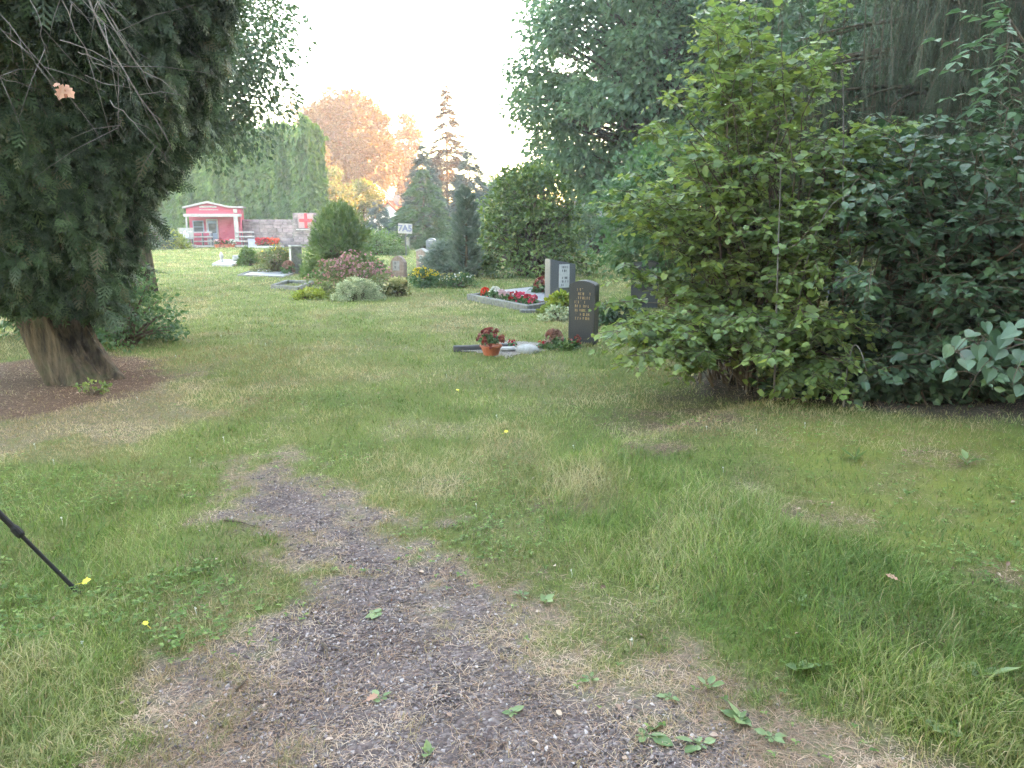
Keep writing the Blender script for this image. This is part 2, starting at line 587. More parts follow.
M['plaque'] = solid('white_plaque', (.5, .51, .52), (.42, .43, .45), 20, .5)
M['gold'] = solid('faded_gold_lettering', (.36, .25, .12), (.26, .18, .09), 20, .45, 0, .5)
M['ink'] = solid('dark_lettering', (.04, .045, .06), (.07, .075, .09), 20, .6)
M['paint_red'] = solid('red_painted_wood', (.36, .06, .105), (.28, .044, .078), 5, .65, .3, .3, stretch=(1, 1, 8))
M['crossred'] = solid('red_cross_paint', (.34, .012, .03), (.26, .008, .022), 5, .6)
M['paint_white'] = solid('white_painted_wood', (.30, .285, .28), (.2, .19, .19), 5, .6, .2, .3)
M['roof'] = solid('roof_felt', (.12, .11, .11), (.2, .18, .17), 6, .9, .5, .2)
M['rooftile'] = solid('purple_roof_tiles', (.22, .18, .22), (.3, .25, .29), 3, .8, .5, .2)
M['redroof'] = solid('red_roof_tiles', (.42, .11, .06), (.32, .08, .05), 3, .8, .5, .2)
M['wallwhite'] = solid('pale_render', (.72, .72, .71), (.6, .6, .6), 2, .85, .2, .2)
M['darkwood'] = solid('dark_grey_wood', (.09, .09, .1), (.05, .05, .055), 5, .85, .4, .2, stretch=(1, 1, 6))
M['greybox'] = solid('grey_plastic', (.25, .26, .33), (.2, .21, .27), 5, .6)
M['doorblue'] = solid('grey_blue_door_paint', (.16, .2, .27), (.12, .15, .21), 4, .5)
M['glass'] = solid('dark_window_glass', (.03, .04, .05), (.05, .06, .07), 2, .08, 0, .8)
M['stone'] = solid('rough_wall_stone', (.19, .145, .155), (.11, .085, .095), 3, .9, .8, .2, third=(.25, .21, .2))
M['mortar'] = solid('wall_mortar', (.16, .15, .145), (.11, .1, .1), 8, .95, .6, .1)
M['panel'] = solid('pale_pink_panel', (.26, .16, .165), (.19, .12, .13), 4, .8)
M['terracotta'] = solid('terracotta', (.40, .12, .07), (.3, .085, .05), 14, .75, .3, .3)
M['soil'] = solid('grave_soil', (.075, .055, .04), (.04, .03, .024), 30, .95, 1, .1)
M['pebble'] = solid('pale_grave_gravel', (.36, .33, .30), (.14, .125, .115), 60, .9, 1, .2)
M['steel'] = solid('galvanised_post', (.36, .37, .38), (.28, .29, .3), 10, .45, 0, .5, metal=.7)


# ------------------------------------------------------------------ ground sheet
def axis(segs):
    out = []
    for a, b, st in segs:
        out += list(np.arange(a, b, st))
    return np.array(out + [segs[-1][1]])


xs = axis([(-170, -60, 10), (-60, -20, 2), (-20, -7, .4), (-7, 7, .055), (7, 20, .4), (20, 60, 2), (60, 170, 10)])
ys = axis([(-60, -4, 4), (-4, .8, .4), (.8, 9, .055), (9, 16, .12), (16, 40, .5), (40, 80, 2), (80, 200, 10)])
GX, GY = np.meshgrid(xs, ys)
gx, gy = GX.ravel(), GY.ravel()
mk = masks(gx, gy)
gz = height(gx, gy)
nearm = ((gy < 10) & (np.abs(gx) < 7))
gz = gz + nearm * (.012 * (fbm(gx * 14, gy * 14, 77, 3) - .5) * (mk['gravel'] + mk['straw'] * .6))
gb = MB()
nx, ny = len(xs), len(ys)
ii = (np.arange(ny - 1)[:, None] * nx + np.arange(nx - 1)[None]).ravel()
gb.add(np.stack([gx, gy, gz], 1), [np.stack([ii, ii + 1, ii + nx + 1, ii + nx], 1)])


def ground_mat():
    m, nt, out = nmat('lawn_and_path_ground')
    p = nt.nodes.new('ShaderNodeBsdfPrincipled')
    p.inputs['Roughness'].default_value = .95
    p.inputs['Specular IOR Level'].default_value = .1
    nf = noise(nt, 45, 6, .7)
    nm = noise(nt, 6, 5, .65)
    nl = noise(nt, .7, 4, .6)
    grass = mixc(nt, ramp(nt, nl, [(.35, (0, 0, 0)), (.65, (1, 1, 1))]), (.085, .115, .026), (.135, .155, .042))
    grass = mixc(nt, ramp(nt, nf, [(.35, (0, 0, 0)), (.75, (1, 1, 1))]), grass, (.05, .052, .022))
    straw = mixc(nt, ramp(nt, nf, [(.3, (0, 0, 0)), (.7, (1, 1, 1))]), (.20, .15, .11), (.075, .057, .044))
    nd = noise(nt, 14, 6, .75)
    dfac = mathn(nt, 'MULTIPLY', attr(nt, 'dry'), ramp(nt, nd, [(.38, (.25, .25, .25)), (.55, (1, 1, 1))]))
    c = mixc(nt, dfac, grass, straw)
    lit = mixc(nt, ramp(nt, nf, [(.35, (0, 0, 0)), (.7, (1, 1, 1))]), (.12, .07, .045), (.05, .032, .024))
    c = mixc(nt, attr(nt, 'litter'), c, lit)
    mos = mixc(nt, ramp(nt, nm, [(.35, (0, 0, 0)), (.7, (1, 1, 1))]), (.16, .17, .03), (.11, .105, .035))
    c = mixc(nt, mathn(nt, 'MULTIPLY', attr(nt, 'moss'), .5), c, mos)
    c = mixc(nt, attr(nt, 'soil'), c, (.05, .04, .03))
    vo = nt.nodes.new('ShaderNodeTexVoronoi')
    vo.inputs['Scale'].default_value = 85
    tc = nt.nodes.new('ShaderNodeTexCoord')
    nt.links.new(tc.outputs['Object'], vo.inputs['Vector'])
    sepc = nt.nodes.new('ShaderNodeSeparateColor')
    nt.links.new(vo.outputs['Color'], sepc.inputs[0])
    gr = ramp(nt, sepc.outputs[0], [(0, (.062, .046, .045)), (.6, (.128, .098, .094)), (.95, (.205, .165, .157)), (1, (.34, .295, .28))])
    gr = mixc(nt, ramp(nt, nm, [(.35, (0, 0, 0)), (.75, (.8, .8, .8))]), gr, (.085, .066, .062))
    c = mixc(nt, attr(nt, 'gravel'), c, gr)
    nt.links.new(c, p.inputs['Base Color'])
    b = nt.nodes.new('ShaderNodeBump')
    b.inputs['Strength'].default_value = .8
    b.inputs['Distance'].default_value = .012
    hsum = mathn(nt, 'ADD', nf, mathn(nt, 'MULTIPLY', mathn(nt, 'MULTIPLY', vo.outputs['Distance'], -1.2), attr(nt, 'gravel')))
    nt.links.new(hsum, b.inputs['Height'])
    nt.links.new(b.outputs[0], p.inputs['Normal'])
    nt.links.new(p.outputs[0], out.inputs[0])
    return m


go = gb.build('ground', ground_mat(), smooth=True, attr2={k: mk[k] for k in ('gravel', 'dry', 'litter', 'moss', 'soil')})
tag(go, 'worn cemetery lawn with a gravel track running up from the front', None, kind='structure')

# places where no grass grows: grave beds etc., filled in below as (cx, cy, rx, ry)
NOGRASS = []


def grave_frame(p0, p1, p2, p3):
    return [p0, p1, p2, p3]


# ------------------------------------------------------------------ vegetation generators
def clump_points(C, R, per, flat=.7):
    n = len(C) * per
    q = rng.normal(size=(n, 3))
    q = q / np.linalg.norm(q, axis=1, keepdims=True) * (U(0, 1, (n, 1)) ** .45)
    q[:, 2] *= flat
    Cr, Rr = np.repeat(C, per, 0), np.repeat(R, per)
    return Cr + q * Rr[:, None], q


def leaf_cloud(mb, C, R, per, size, tpl, centre, droop=.3, flat=.7, up=1.0, crnd=None, jitter=.6):
    P, q = clump_points(C, R, per, flat)
    n = len(P)
    outw = norm(P - centre)
    d = norm(norm(q) * .6 + outw * .6 + rng.normal(size=(n, 3)) * .55 + np.array([0, 0, -droop]))
    nh = np.array([0, 0, up]) + rng.normal(size=(n, 3)) * jitter + outw * .35
    s = size * U(.65, 1.3, n)
    if crnd is None:
        crnd = U(0, 1, len(C))
    r = np.clip(np.repeat(crnd, per) * .6 + U(-.1, .5, n), 0, 1)
    mb.inst(tpl, basis(d, nh, s), P, r)


def bez(a, b, c, K):
    t = np.linspace(0, 1, K)[None, :, None]
    return a[:, None] * (1 - t) ** 2 + 2 * b[:, None] * t * (1 - t) + c[:, None] * t * t


def crown_clumps(n, z0, z1, rad, prof, seed, shell=.55, lean=(0, 0)):
    """clump centres inside a lumpy envelope; prof(t) in 0..1 gives the radius share"""
    t = U(0, 1, n * 3)
    w = prof(t)
    keep = U(0, 1, n * 3) < w / w.max()
    t = t[keep][:n]
    a = U(0, 2 * PI, len(t))
    rr = rad * prof(t) * (.78 + .5 * (fbm(np.cos(a) * 1.7 + 9, np.sin(a) * 1.7 + t * 5 + seed, seed, 3) - .2))
    rr = rr * (shell + (1 - shell) * U(0, 1, len(t)) ** .6) * np.where(U(0, 1, len(t)) < .25, U(.2, .8, len(t)), 1)
    z = z0 + (z1 - z0) * t
    return np.stack([rr * np.cos(a) + lean[0] * t, rr * np.sin(a) + lean[1] * t, z], 1)


def tree(name, label, loc, h, z0, rad, mat, nclump=90, per=120, leaf=.2, clump=.9, prof=None, seed=1, trunk_r=.25, tpl=LEAF_FOLD,
         cat='tree', group=None, lean=(0, 0), droop=.35, bark='bark', flat=.7):
    if prof is None:
        prof = lambda t: np.sqrt(np.clip(1 - (2 * t - .85) ** 2 / 1.35, 0.02, 1))
    root = thing(name, label, cat, loc, 0, group)
    C = crown_clumps(nclump, z0, h - clump * .4, rad - clump * .4, prof, seed, lean=lean)
    R = clump * U(.6, 1.25, len(C))
    mb = MB()
    leaf_cloud(mb, C, R, per, leaf, tpl, np.array([lean[0] * .5, lean[1] * .5, z0 + (h - z0) * .4]), droop=droop, flat=flat)
    mb.build('crown', mat, root)
    w = MB()
    K = 7
    t = np.linspace(0, 1, K)
    top = z0 + (h - z0) * .8
    tr = np.stack([lean[0] * t + .12 * trunk_r * np.sin(t * 7), lean[1] * t + .2 * trunk_r * np.cos(t * 5), top * t - .05], 1)
    w.tubes(tr, trunk_r * (1.05 - .9 * t) + trunk_r * .5 * np.exp(-t * 14), 9)
    zs = np.clip(C[:, 2] - U(.15, .45, len(C)) * np.hypot(C[:, 0], C[:, 1]) - .2, z0 * .55, top)
    tt = zs / top
    a = np.stack([lean[0] * tt, lean[1] * tt, zs], 1)
    mid = a * .45 + C * .55 + np.array([0, 0, 1]) * (.12 * rad * U(.2, 1, (len(C), 1)))
    P = bez(a, mid, C, 6)
    w.tubes(P, (trunk_r * .22) * np.linspace(1, .12, 6)[None] * U(.6, 1.2, (len(C), 1)), 5)
    w.build('trunk', M[bark], root, smooth=True)
    return root


def conifer(name, label, loc, h, rad, mat, n=2500, twig=.5, z0=.2, tpl=SPRUCE_TWIG, droop=.45, taper=1.0, tr=.12, cat='tree', group=None, layers=None,
            lump=.25, inner=.3):
    """whorled conifer: twigs along drooping boughs"""
    root = thing(name, label, cat, loc, 0, group)
    nb = layers or int(18 + h * 6)
    zb = np.sort(z0 + (h - z0) * U(0, 1, nb * 4) ** 1.0)
    az = U(0, 2 * PI, len(zb))
    t = (zb - z0) / (h - z0)
    L = rad * (1 - t) ** taper * U(1 - lump, 1 + lump, len(zb)) + .04 * h * (1 - t) + .05
    a = np.stack([zb * 0, zb * 0, zb], 1)
    dirh = np.stack([np.cos(az), np.sin(az), az * 0], 1)
    tip = a + dirh * L[:, None] + np.array([0, 0, -1]) * (L * droop)[:, None]
    mid = a + dirh * (L * .55)[:, None] + np.array([0, 0, .06]) * L[:, None]
    P = bez(a, mid, tip, 5)
    w = MB()
    K = 5
    q = np.linspace(0, 1, K)
    w.tubes(np.stack([q * 0, q * 0, q * h * .97 - .03], 1), tr * (1.02 - q), 8)
    w.tubes(P, tr * .2 * np.linspace(1, .2, 5)[None] * (L / L.max())[:, None], 4)
    w.build('trunk', M['bark'], root, smooth=True)
    pick = rng.choice(len(zb), n, p=(L + .18 * L.max()) / (L + .18 * L.max()).sum())
    s = inner + (1 - inner) * U(0, 1, n) ** .7
    A, B, Cc = a[pick], mid[pick], tip[pick]
    pos = A * ((1 - s) ** 2)[:, None] + B * (2 * s * (1 - s))[:, None] + Cc * (s * s)[:, None]
    side = np.cross(dirh[pick], [0, 0, 1])
    d = dirh[pick] * .8 + side * rng.normal(size=(n, 1)) * .6 + np.array([0, 0, -droop * .8]) + rng.normal(size=(n, 3)) * .25
    sz = twig * U(.6, 1.25, n) * (.45 + .55 * (L[pick] / L.max()))
    mb = MB()
    mb.inst(tpl, basis(d, np.array([0, 0, 1.]) + rng.normal(size=(n, 3)) * .4, sz), pos, np.clip(U(0, .7, n) + .35 * (s - .5), 0, 1))
    mb.build('crown', mat, root)
    return root


def bush(name, label, loc, rx, ry, h, mat, nclump=40, per=60, leaf=.07, tpl=LEAF_FOLD, clump=None, cat='shrub', group=None, flowers=None, wood='twig',
         stems=True, seed=3, flat=.75, top=1.0, rzz=0.0, droop=.1, peak=2.2):
    """low rounded plant; flowers = (material, n, size, zmin share)"""
    root = thing(name, label, cat, loc, rzz, group)
    clump = clump or min(rx, ry, h) * .45
    a = U(0, 2 * PI, nclump)
    u = U(0, 1, nclump)
    ct = u ** .8
    rr = np.sqrt(np.clip(1 - (ct * .98) ** peak, 0, 1)) * (.62 + .38 * U(0, 1, nclump) ** .5) * (.85 + .35 * (fbm(np.cos(a) * 2 + seed, np.sin(a) * 2, seed, 2)))
    C = np.stack([rx * rr * np.cos(a), ry * rr * np.sin(a), np.clip(ct * h * top - clump * .35, clump * .45, 9)], 1)
    C = np.concatenate([C, np.stack([U(-.5, .5, nclump // 3) * rx, U(-.5, .5, nclump // 3) * ry, U(.15, .6, nclump // 3) * h], 1)])
    R = clump * U(.7, 1.2, len(C))
    mb = MB()
    leaf_cloud(mb, C, R, per, leaf, tpl, np.array([0, 0, h * .25]), droop=droop, flat=flat)
    mb.build('foliage', mat, root)
    if stems:
        w = MB()
        b = np.stack([U(-.2, .2, len(C)) * rx, U(-.2, .2, len(C)) * ry, np.full(len(C), -.02)], 1)
        P = bez(b, (b + C) * .5 + np.array([0, 0, .15]) * h, C, 5)
        w.tubes(P, (.008 + .012 * h) * np.linspace(1, .3, 5)[None] * np.ones((len(C), 1)), 5)
        w.build('stems', M[wood], root, smooth=True)
    for fl in (flowers or []):
        fm, n, fs, zmin, nm = fl
        pick = rng.integers(0, len(C), n * 3)
        q = norm(rng.normal(size=(n * 3, 3)) + np.array([0, 0, .7]))
        pos = C[pick] + q * (R[pick] * 1.02)[:, None] * np.array([1, 1, flat])
        ok = pos[:, 2] > zmin * h
        pos, q = pos[ok][:n], q[ok][:n]
        if len(pos) == 0:
            continue
        f = MB()
        r0 = U(0, 1, len(pos))
        for k in range(6):
            an = k * PI / 3 + U(0, 1, len(pos))
            tdir = norm(np.cross(q, np.array([.3, .2, .9]) + 0 * q))
            bdir = np.cross(q, tdir)
            d = tdir * np.cos(an)[:, None] + bdir * np.sin(an)[:, None] + q * .35
            f.inst(PETAL_CUP, basis(d, q, fs * U(.7, 1.2, len(pos)) * .6), pos + q * fs * .2, np.clip(r0 * .6 + U(0, .4, len(pos)), 0, 1))
        f.build(nm, fm, root)
    return root


def leafy_stems(root, base, tips, mat, tpl, leaf=.08, twigs=16, leaves=9, twig_len=(.2, .5), stem_r=.016, arch=.25, wood='twig', t0=.25, plane=.35, droop=.25,
                jit=.45, name=('foliage', 'stems')):
    """arching stems from base points to tips with twigs and alternate leaves; coordinates local to root"""
    n = len(tips)
    L = np.linalg.norm(tips - base, axis=1)
    ctrl = base * .45 + tips * .55
    ctrl[:, 2] = base[:, 2] + (tips[:, 2] - base[:, 2]) * .75 + arch * L
    P = bez(base, ctrl, tips, 9)
    P[:, 1:-1] += rng.normal(size=(n, 7, 3)) * .012 * L[:, None, None]
    w = MB()
    w.tubes(P, stem_r * U(.5, 1.3, (n, 1)) * np.linspace(1, .22, 9)[None], 6)
    # twigs
    N = n * twigs
    si = np.repeat(np.arange(n), twigs)
    t = t0 + (1 - t0) * U(0, 1, N) ** .8
    A, B, Cc = base[si], ctrl[si], tips[si]
    pos = A * ((1 - t) ** 2)[:, None] + B * (2 * t * (1 - t))[:, None] + Cc * (t * t)[:, None]
    tan = norm((B - A) * (1 - t)[:, None] + (Cc - B) * t[:, None])
    rnd_dir = norm(rng.normal(size=(N, 3)) * np.array([1, 1, plane]))
    d = norm(tan * .55 + rnd_dir * .9)
    ln = U(*twig_len, N)
    end = pos + d * ln[:, None] + np.array([0, 0, -1]) * (droop * ln)[:, None]
    mid = pos + d * (ln * .5)[:, None]
    TP = bez(pos, mid, end, 4)
    w.tubes(TP, stem_r * .28 * np.linspace(1, .4, 4)[None] * np.ones((N, 1)), 4)
    w.build(name[1], M[wood], root, smooth=True)
    # leaves
    NL = N * leaves
    ti = np.repeat(np.arange(N), leaves)
    k = np.tile(np.arange(leaves), N)
    s = (k + .6) / leaves
    p = pos[ti] * ((1 - s) ** 2)[:, None] + mid[ti] * (2 * s * (1 - s))[:, None] + end[ti] * (s * s)[:, None]
    td = norm(end - pos)[ti]
    side = norm(np.cross(td, np.array([0, 0, 1.]) + rng.normal(size=(NL, 3)) * .15)) * np.where(k % 2 == 0, 1, -1)[:, None]
    ld = norm(side * .85 + td * .65 + rng.normal(size=(NL, 3)) * .3 + np.array([0, 0, -.25]))
    nh = np.array([0, 0, 1.]) + rng.normal(size=(NL, 3)) * jit
    sz = leaf * U(.38, 1.3, NL) * (1.1 - .35 * s)
    srnd = U(0, 1, n)[si][ti]
    r = np.clip(.45 * srnd + U(-.1, .45, NL) + .18 * s, 0, 1)
    mb = MB()
    mb.inst(tpl, basis(ld, nh, sz), p + ld * (sz * .15)[:, None], r)
    return mb.build(name[0], mat, root)


# ------------------------------------------------------------------ left giant: leaning thuja
g0 = ground(84, 380)
root = thing('thuja_tree', 'big dark conifer with a thick leaning trunk and drooping sprays at the left edge', 'conifer', (g0[0], g0[1], hz(g0[0], g0[1])))
K = 12
t = np.linspace(0, 1, K)
tz = 9.0 * t
tx = -.75 * np.clip(tz / 1.6, 0, 1) ** .9 * .8 - .12 * tz * .3
tp = np.stack([tx, .05 * tz, tz - .06], 1)
wb = MB()
# fluted trunk: ring radius varies with angle
rings, sides = 40, 96
vv = []
for i in range(rings):
    q = i / (rings - 1)
    z = 9.0 * q ** 2.4 * .9 + .013 * i - .08
    cx = -.5 * min(1, max(z, 0) / 1.3) ** .85 - .03 * max(z - 1.3, 0)
    r = .29 * (1 - .8 * q ** 2 * .9) + .035 * math.exp(-max(z, 0) * 5.0)
    for k in range(sides):
        a = 2 * PI * k / sides
        fl = 1 + .04 * math.sin(a * 13 + 3 * math.sin(z * 2)) + .02 * math.sin(a * 29 + 4 * math.sin(z * 3 + a)) + .10 * math.sin(a * 5 + .8 * z) + .05 * math.sin(a * 11 + 2 * z + 1) + (.11 * math.exp(-max(z, 0) * 4)) * math.sin(a * 4 + .6)
        vv.append((cx + r * fl * math.cos(a), .04 * z + r * fl * math.sin(a), z))
ff = [[i * sides + k, i * sides + (k + 1) % sides, (i + 1) * sides + (k + 1) % sides, (i + 1) * sides + k] for i in range(rings - 1) for k in range(sides)]
wb.add(vv, ff)
tk = wb.build('trunk', M['bark'], root, smooth=True)


def thuja_R(z, a):
    base = np.interp(z, [.3, .9, 1.5, 2.5, 3.7, 5.5, 8, 10], [.42, .85, 1.1, 1.75, 2.5, 2.65, 1.5, .25])
    return base * (.78 + .5 * (fbm(np.cos(a) * 2.2 + 5, np.sin(a) * 2.2 + z * 1.1, 8, 3)))


mb = MB()
for (n, lo, hi, small) in ((190000, .05, .19, True), (34000, .12, .27, False)):
    z = U(.45, 5.4, n) if small else U(.6, 9.6, n)
    a = U(0, 2 * PI, n)
    r = thuja_R(z, a) * (U(.55, 1.03, n) if small else U(.25, 1, n)) ** .45
    dens = fbm(np.cos(a) * 3 + 3, np.sin(a) * 3 + z * 2.3, 18, 3)
    low = z < (.62 + .25 * fbm(a * 2, a * 0, 4, 2) + .3 * (np.sin(a) < -.2) * (np.cos(a) < .4))
    keep = (U(0, 1, n) < sstep(.30, .56, dens) + .15) & ~low
    if small:
        keep &= (np.cos(a) * .5 - np.sin(a) * .86) > -.35
    z, a, r = z[keep], a[keep], r[keep]
    n = len(z)
    ctr = np.stack([-.5 - .03 * z + r * np.cos(a), r * np.sin(a), z], 1)
    outw = np.stack([np.cos(a), np.sin(a), 0 * a], 1)
    sw = fbm(a * 6 + 2, z * 4, 37, 3) - .5
    d = outw * .45 + np.array([0, 0, -.75]) + np.stack([-np.sin(a), np.cos(a), 0 * a], 1) * (sw * 2.2)[:, None] + rng.normal(size=(n, 3)) * .4
    nh = outw * .7 + np.array([0, 0, .5]) + rng.normal(size=(n, 3)) * .6
    cr = fbm(a * 3 + z, z * 1.5, 31, 2)
    mb.inst(FROND, basis(d, nh, lo + (hi - lo) * U(0, 1, n) ** 2), ctr, np.clip(cr * .9 - .15 + U(-.15, .45, n) + (U(0, 1, n) < .05) * .5, 0, 1))
# loose sprays that trail out of the crown, mostly low down
nt_ = 150
az = np.where(U(0, 1, nt_) < .6, U(-1.9, .5, nt_), U(0, 2 * PI, nt_))
zt = np.where(U(0, 1, nt_) < .6, U(.85, 2.2, nt_), U(2.2, 4.6, nt_))
Rt = thuja_R(zt, az) * .8
o_ = np.stack([np.cos(az), np.sin(az), 0 * az], 1)
tA = np.stack([-.5 - .03 * zt, 0 * zt, zt + .1], 1) + o_ * (Rt * .6)[:, None]
ln_ = U(.3, .85, nt_)
tC = tA + o_ * (Rt * .4 + ln_ * .5)[:, None] + np.array([0, 0, -1.]) * (ln_ * U(.25, .8, nt_))[:, None]
tC[:, 2] = np.maximum(tC[:, 2], .3)
tB = tA * .4 + tC * .6 + np.array([0, 0, .16])
tw = MB()
tw.tubes(bez(tA, tB, tC, 6), .006 * np.linspace(1, .3, 6)[None] * np.ones((nt_, 1)), 4)
tw.build('trailing_boughs', M['twig'], root)
per_ = 26
ti_ = np.repeat(np.arange(nt_), per_)
q_ = np.tile((np.arange(per_) + .5) / per_, nt_) * .7 + .3
pp_ = tA[ti_] * ((1 - q_) ** 2)[:, None] + tB[ti_] * (2 * q_ * (1 - q_))[:, None] + tC[ti_] * (q_ * q_)[:, None]
dd_ = norm(tC - tB)[ti_] * .7 + rng.normal(size=(len(ti_), 3)) * .5 + np.array([0, 0, -.35])
mb.inst(FROND, basis(dd_, np.array([0, -.3, .8]) + rng.normal(size=(len(ti_), 3)) * .5, U(.07, .19, len(ti_))), pp_, np.clip(U(.2, .8, nt_)[ti_] + U(-.2, .3, len(ti_)), 0, 1))
mb.build('crown', M['thuja'], root)
# boughs that carry the sprays
nb = 120
az = U(0, 2 * PI, nb)
zb = U(.9, 8, nb)
Rb = thuja_R(zb, az) * U(.6, .95, nb)
A = np.stack([-.55 - .03 * zb, 0 * zb, zb], 1)
Cc = A + np.stack([Rb * np.cos(az), Rb * np.sin(az), -.1 - .18 * Rb], 1)
bb = MB()
bb.tubes(bez(A, A * .5 + Cc * .5 + np.array([0, 0, .22]), Cc, 6), .028 * np.linspace(1, .15, 6)[None] * U(.5, 1.3, (nb, 1)), 5)
bb.build('boughs', M['twig'], root, smooth=True)

# bare twigs hanging in front of the thuja
root = thing('bare_branch', 'thin leafless grey branch arching down across the dark conifer', 'branch', at(20, -160, 5.0))
base0 = np.array(root.location)
segs = [((15, -160), (110, 60), (172, 150), 4.9, .013), ((25, -120), (140, 70), (160, 95), 4.8, .009), ((5, -100), (60, 20), (100, 90), 5.0, .008),
        ((-30, -20), (40, 60), (105, 150), 5.1, .006), ((20, -80), (70, 25), (110, 22), 4.9, .005), ((60, 40), (120, 60), (140, 100), 4.85, .005),
        ((85, 75), (130, 95), (128, 92), 4.9, .004), ((78, 52), (100, 60), (125, 85), 4.9, .005), ((110, 100), (140, 130), (180, 165), 5.0, .005),
        ((-20, 10), (30, 35), (52, 80), 4.9, .0045), ((30, 0), (48, 50), (52, 80), 4.88, .004), ((120, 110), (118, 130), (125, 138), 4.95, .003),
        ((-20, 60), (30, 90), (52, 96), 4.95, .004), ((40, -60), (90, 30), (150, 60), 4.7, .005), ((70, -60), (110, 20), (190, 120), 5.3, .004)]
A = np.array([at(*s[0], s[3]) for s in segs]) - base0
B = np.array([at(*s[1], s[3] - .15) for s in segs]) - base0
Cc = np.array([at(*s[2], s[3]) for s in segs]) - base0
P = bez(A, B, Cc, 12)
P[:, 1:-1] += np.cumsum(rng.normal(size=(len(segs), 10, 3)) * .008, 1)
R = np.array([s[4] for s in segs])[:, None] * np.linspace(1, .25, 12)[None]
w = MB()
w.tubes(P, R * .62, 6)
q = []
for i in range(len(segs)):
    for k in range(3):
        j = int(U(3, 11))
        dd = norm(P[i, j] - P[i, j - 1]) + rng.normal(size=3) * .6
        ln = U(.08, .3)
        q.append(np.stack([P[i, j], P[i, j] + dd * ln * .5 + [0, 0, .01], P[i, j] + dd * ln + np.array([0, 0, -.02])]))
w.tubes(np.array(q), np.full((len(q), 3), .0016) * np.array([[1.4, 1, .6]]), 4)
w.build('twigs', M['greytwig'], root, smooth=True)
# the dead oak leaves caught on it
root = thing('dead_leaf_cluster', 'curled orange brown dead leaf cluster caught on a bare twig', 'dead leaf', at(63, 84, 4.87))
l = MB()
P0 = np.array([[0, 0, 0], [.008, .01, 0], [-.012, 0, -.004], [-.02, .01, .0]])
D = np.array([[-.35, -.1, -1], [.55, -.1, -1], [.1, .3, -.9], [-.9, 0, -.1]])
l.inst(LEAF_OAK, basis(D, np.array([[.1, -1, .2], [-.3, -1, .3], [.4, -.8, .1], [0, -1, .6]]), np.array([.10, .095, .08, .05])), P0, np.array([.6, 1, .3, .8]))
l.build('leaves', M['deadleaf'], root)
sb = MB()
sb.tubes(np.array([[0, 0, .03], [.002, 0, .01], [0, 0, 0]]), np.array([.002, .0015, .0012]), 5)
sb.build('stalk', M['greytwig'], root)

# undergrowth beside the thuja trunk
g = ground(128, 352)
bush('leafy_sapling', 'bright green leafy sapling just right of the leaning trunk', (g[0] - .25, g[1] + .5, 0), .55, .5, 1.0, M['hazel'], 34, 60, .062, LEAF_OVAL, seed=5)
g = ground(-10, 365)
bush('laurel_bush', 'glossy laurel bush behind and left of the leaning trunk', (g[0] - .35, g[1] + 2.0, 0), .95, .7, 1.15, M['darkshrub'], 34, 36, .12, LEAF_OVAL, seed=9)
g = ground(92, 396)
bush('suckers', 'small tuft of green suckers at the foot of the leaning trunk', (g[0] - .02, g[1] + .05, 0), .18, .08, .13, M['shrub'], 9, 10, .035, LEAF_OVAL, clump=.05, cat='plant', seed=4)

# deciduous tree behind the thuja whose crown shows against the sky
p = at(150, 221, 17)
tree('maple_tree', 'tall leafy tree behind the dark conifer, its crown edge lacy against the sky', (p[0] - .35, 17, 0), 11.5, 3.0, 4.2, M['darkdecid'], 240, 330, .115, .85, seed=5,
     trunk_r=.22, flat=.85)

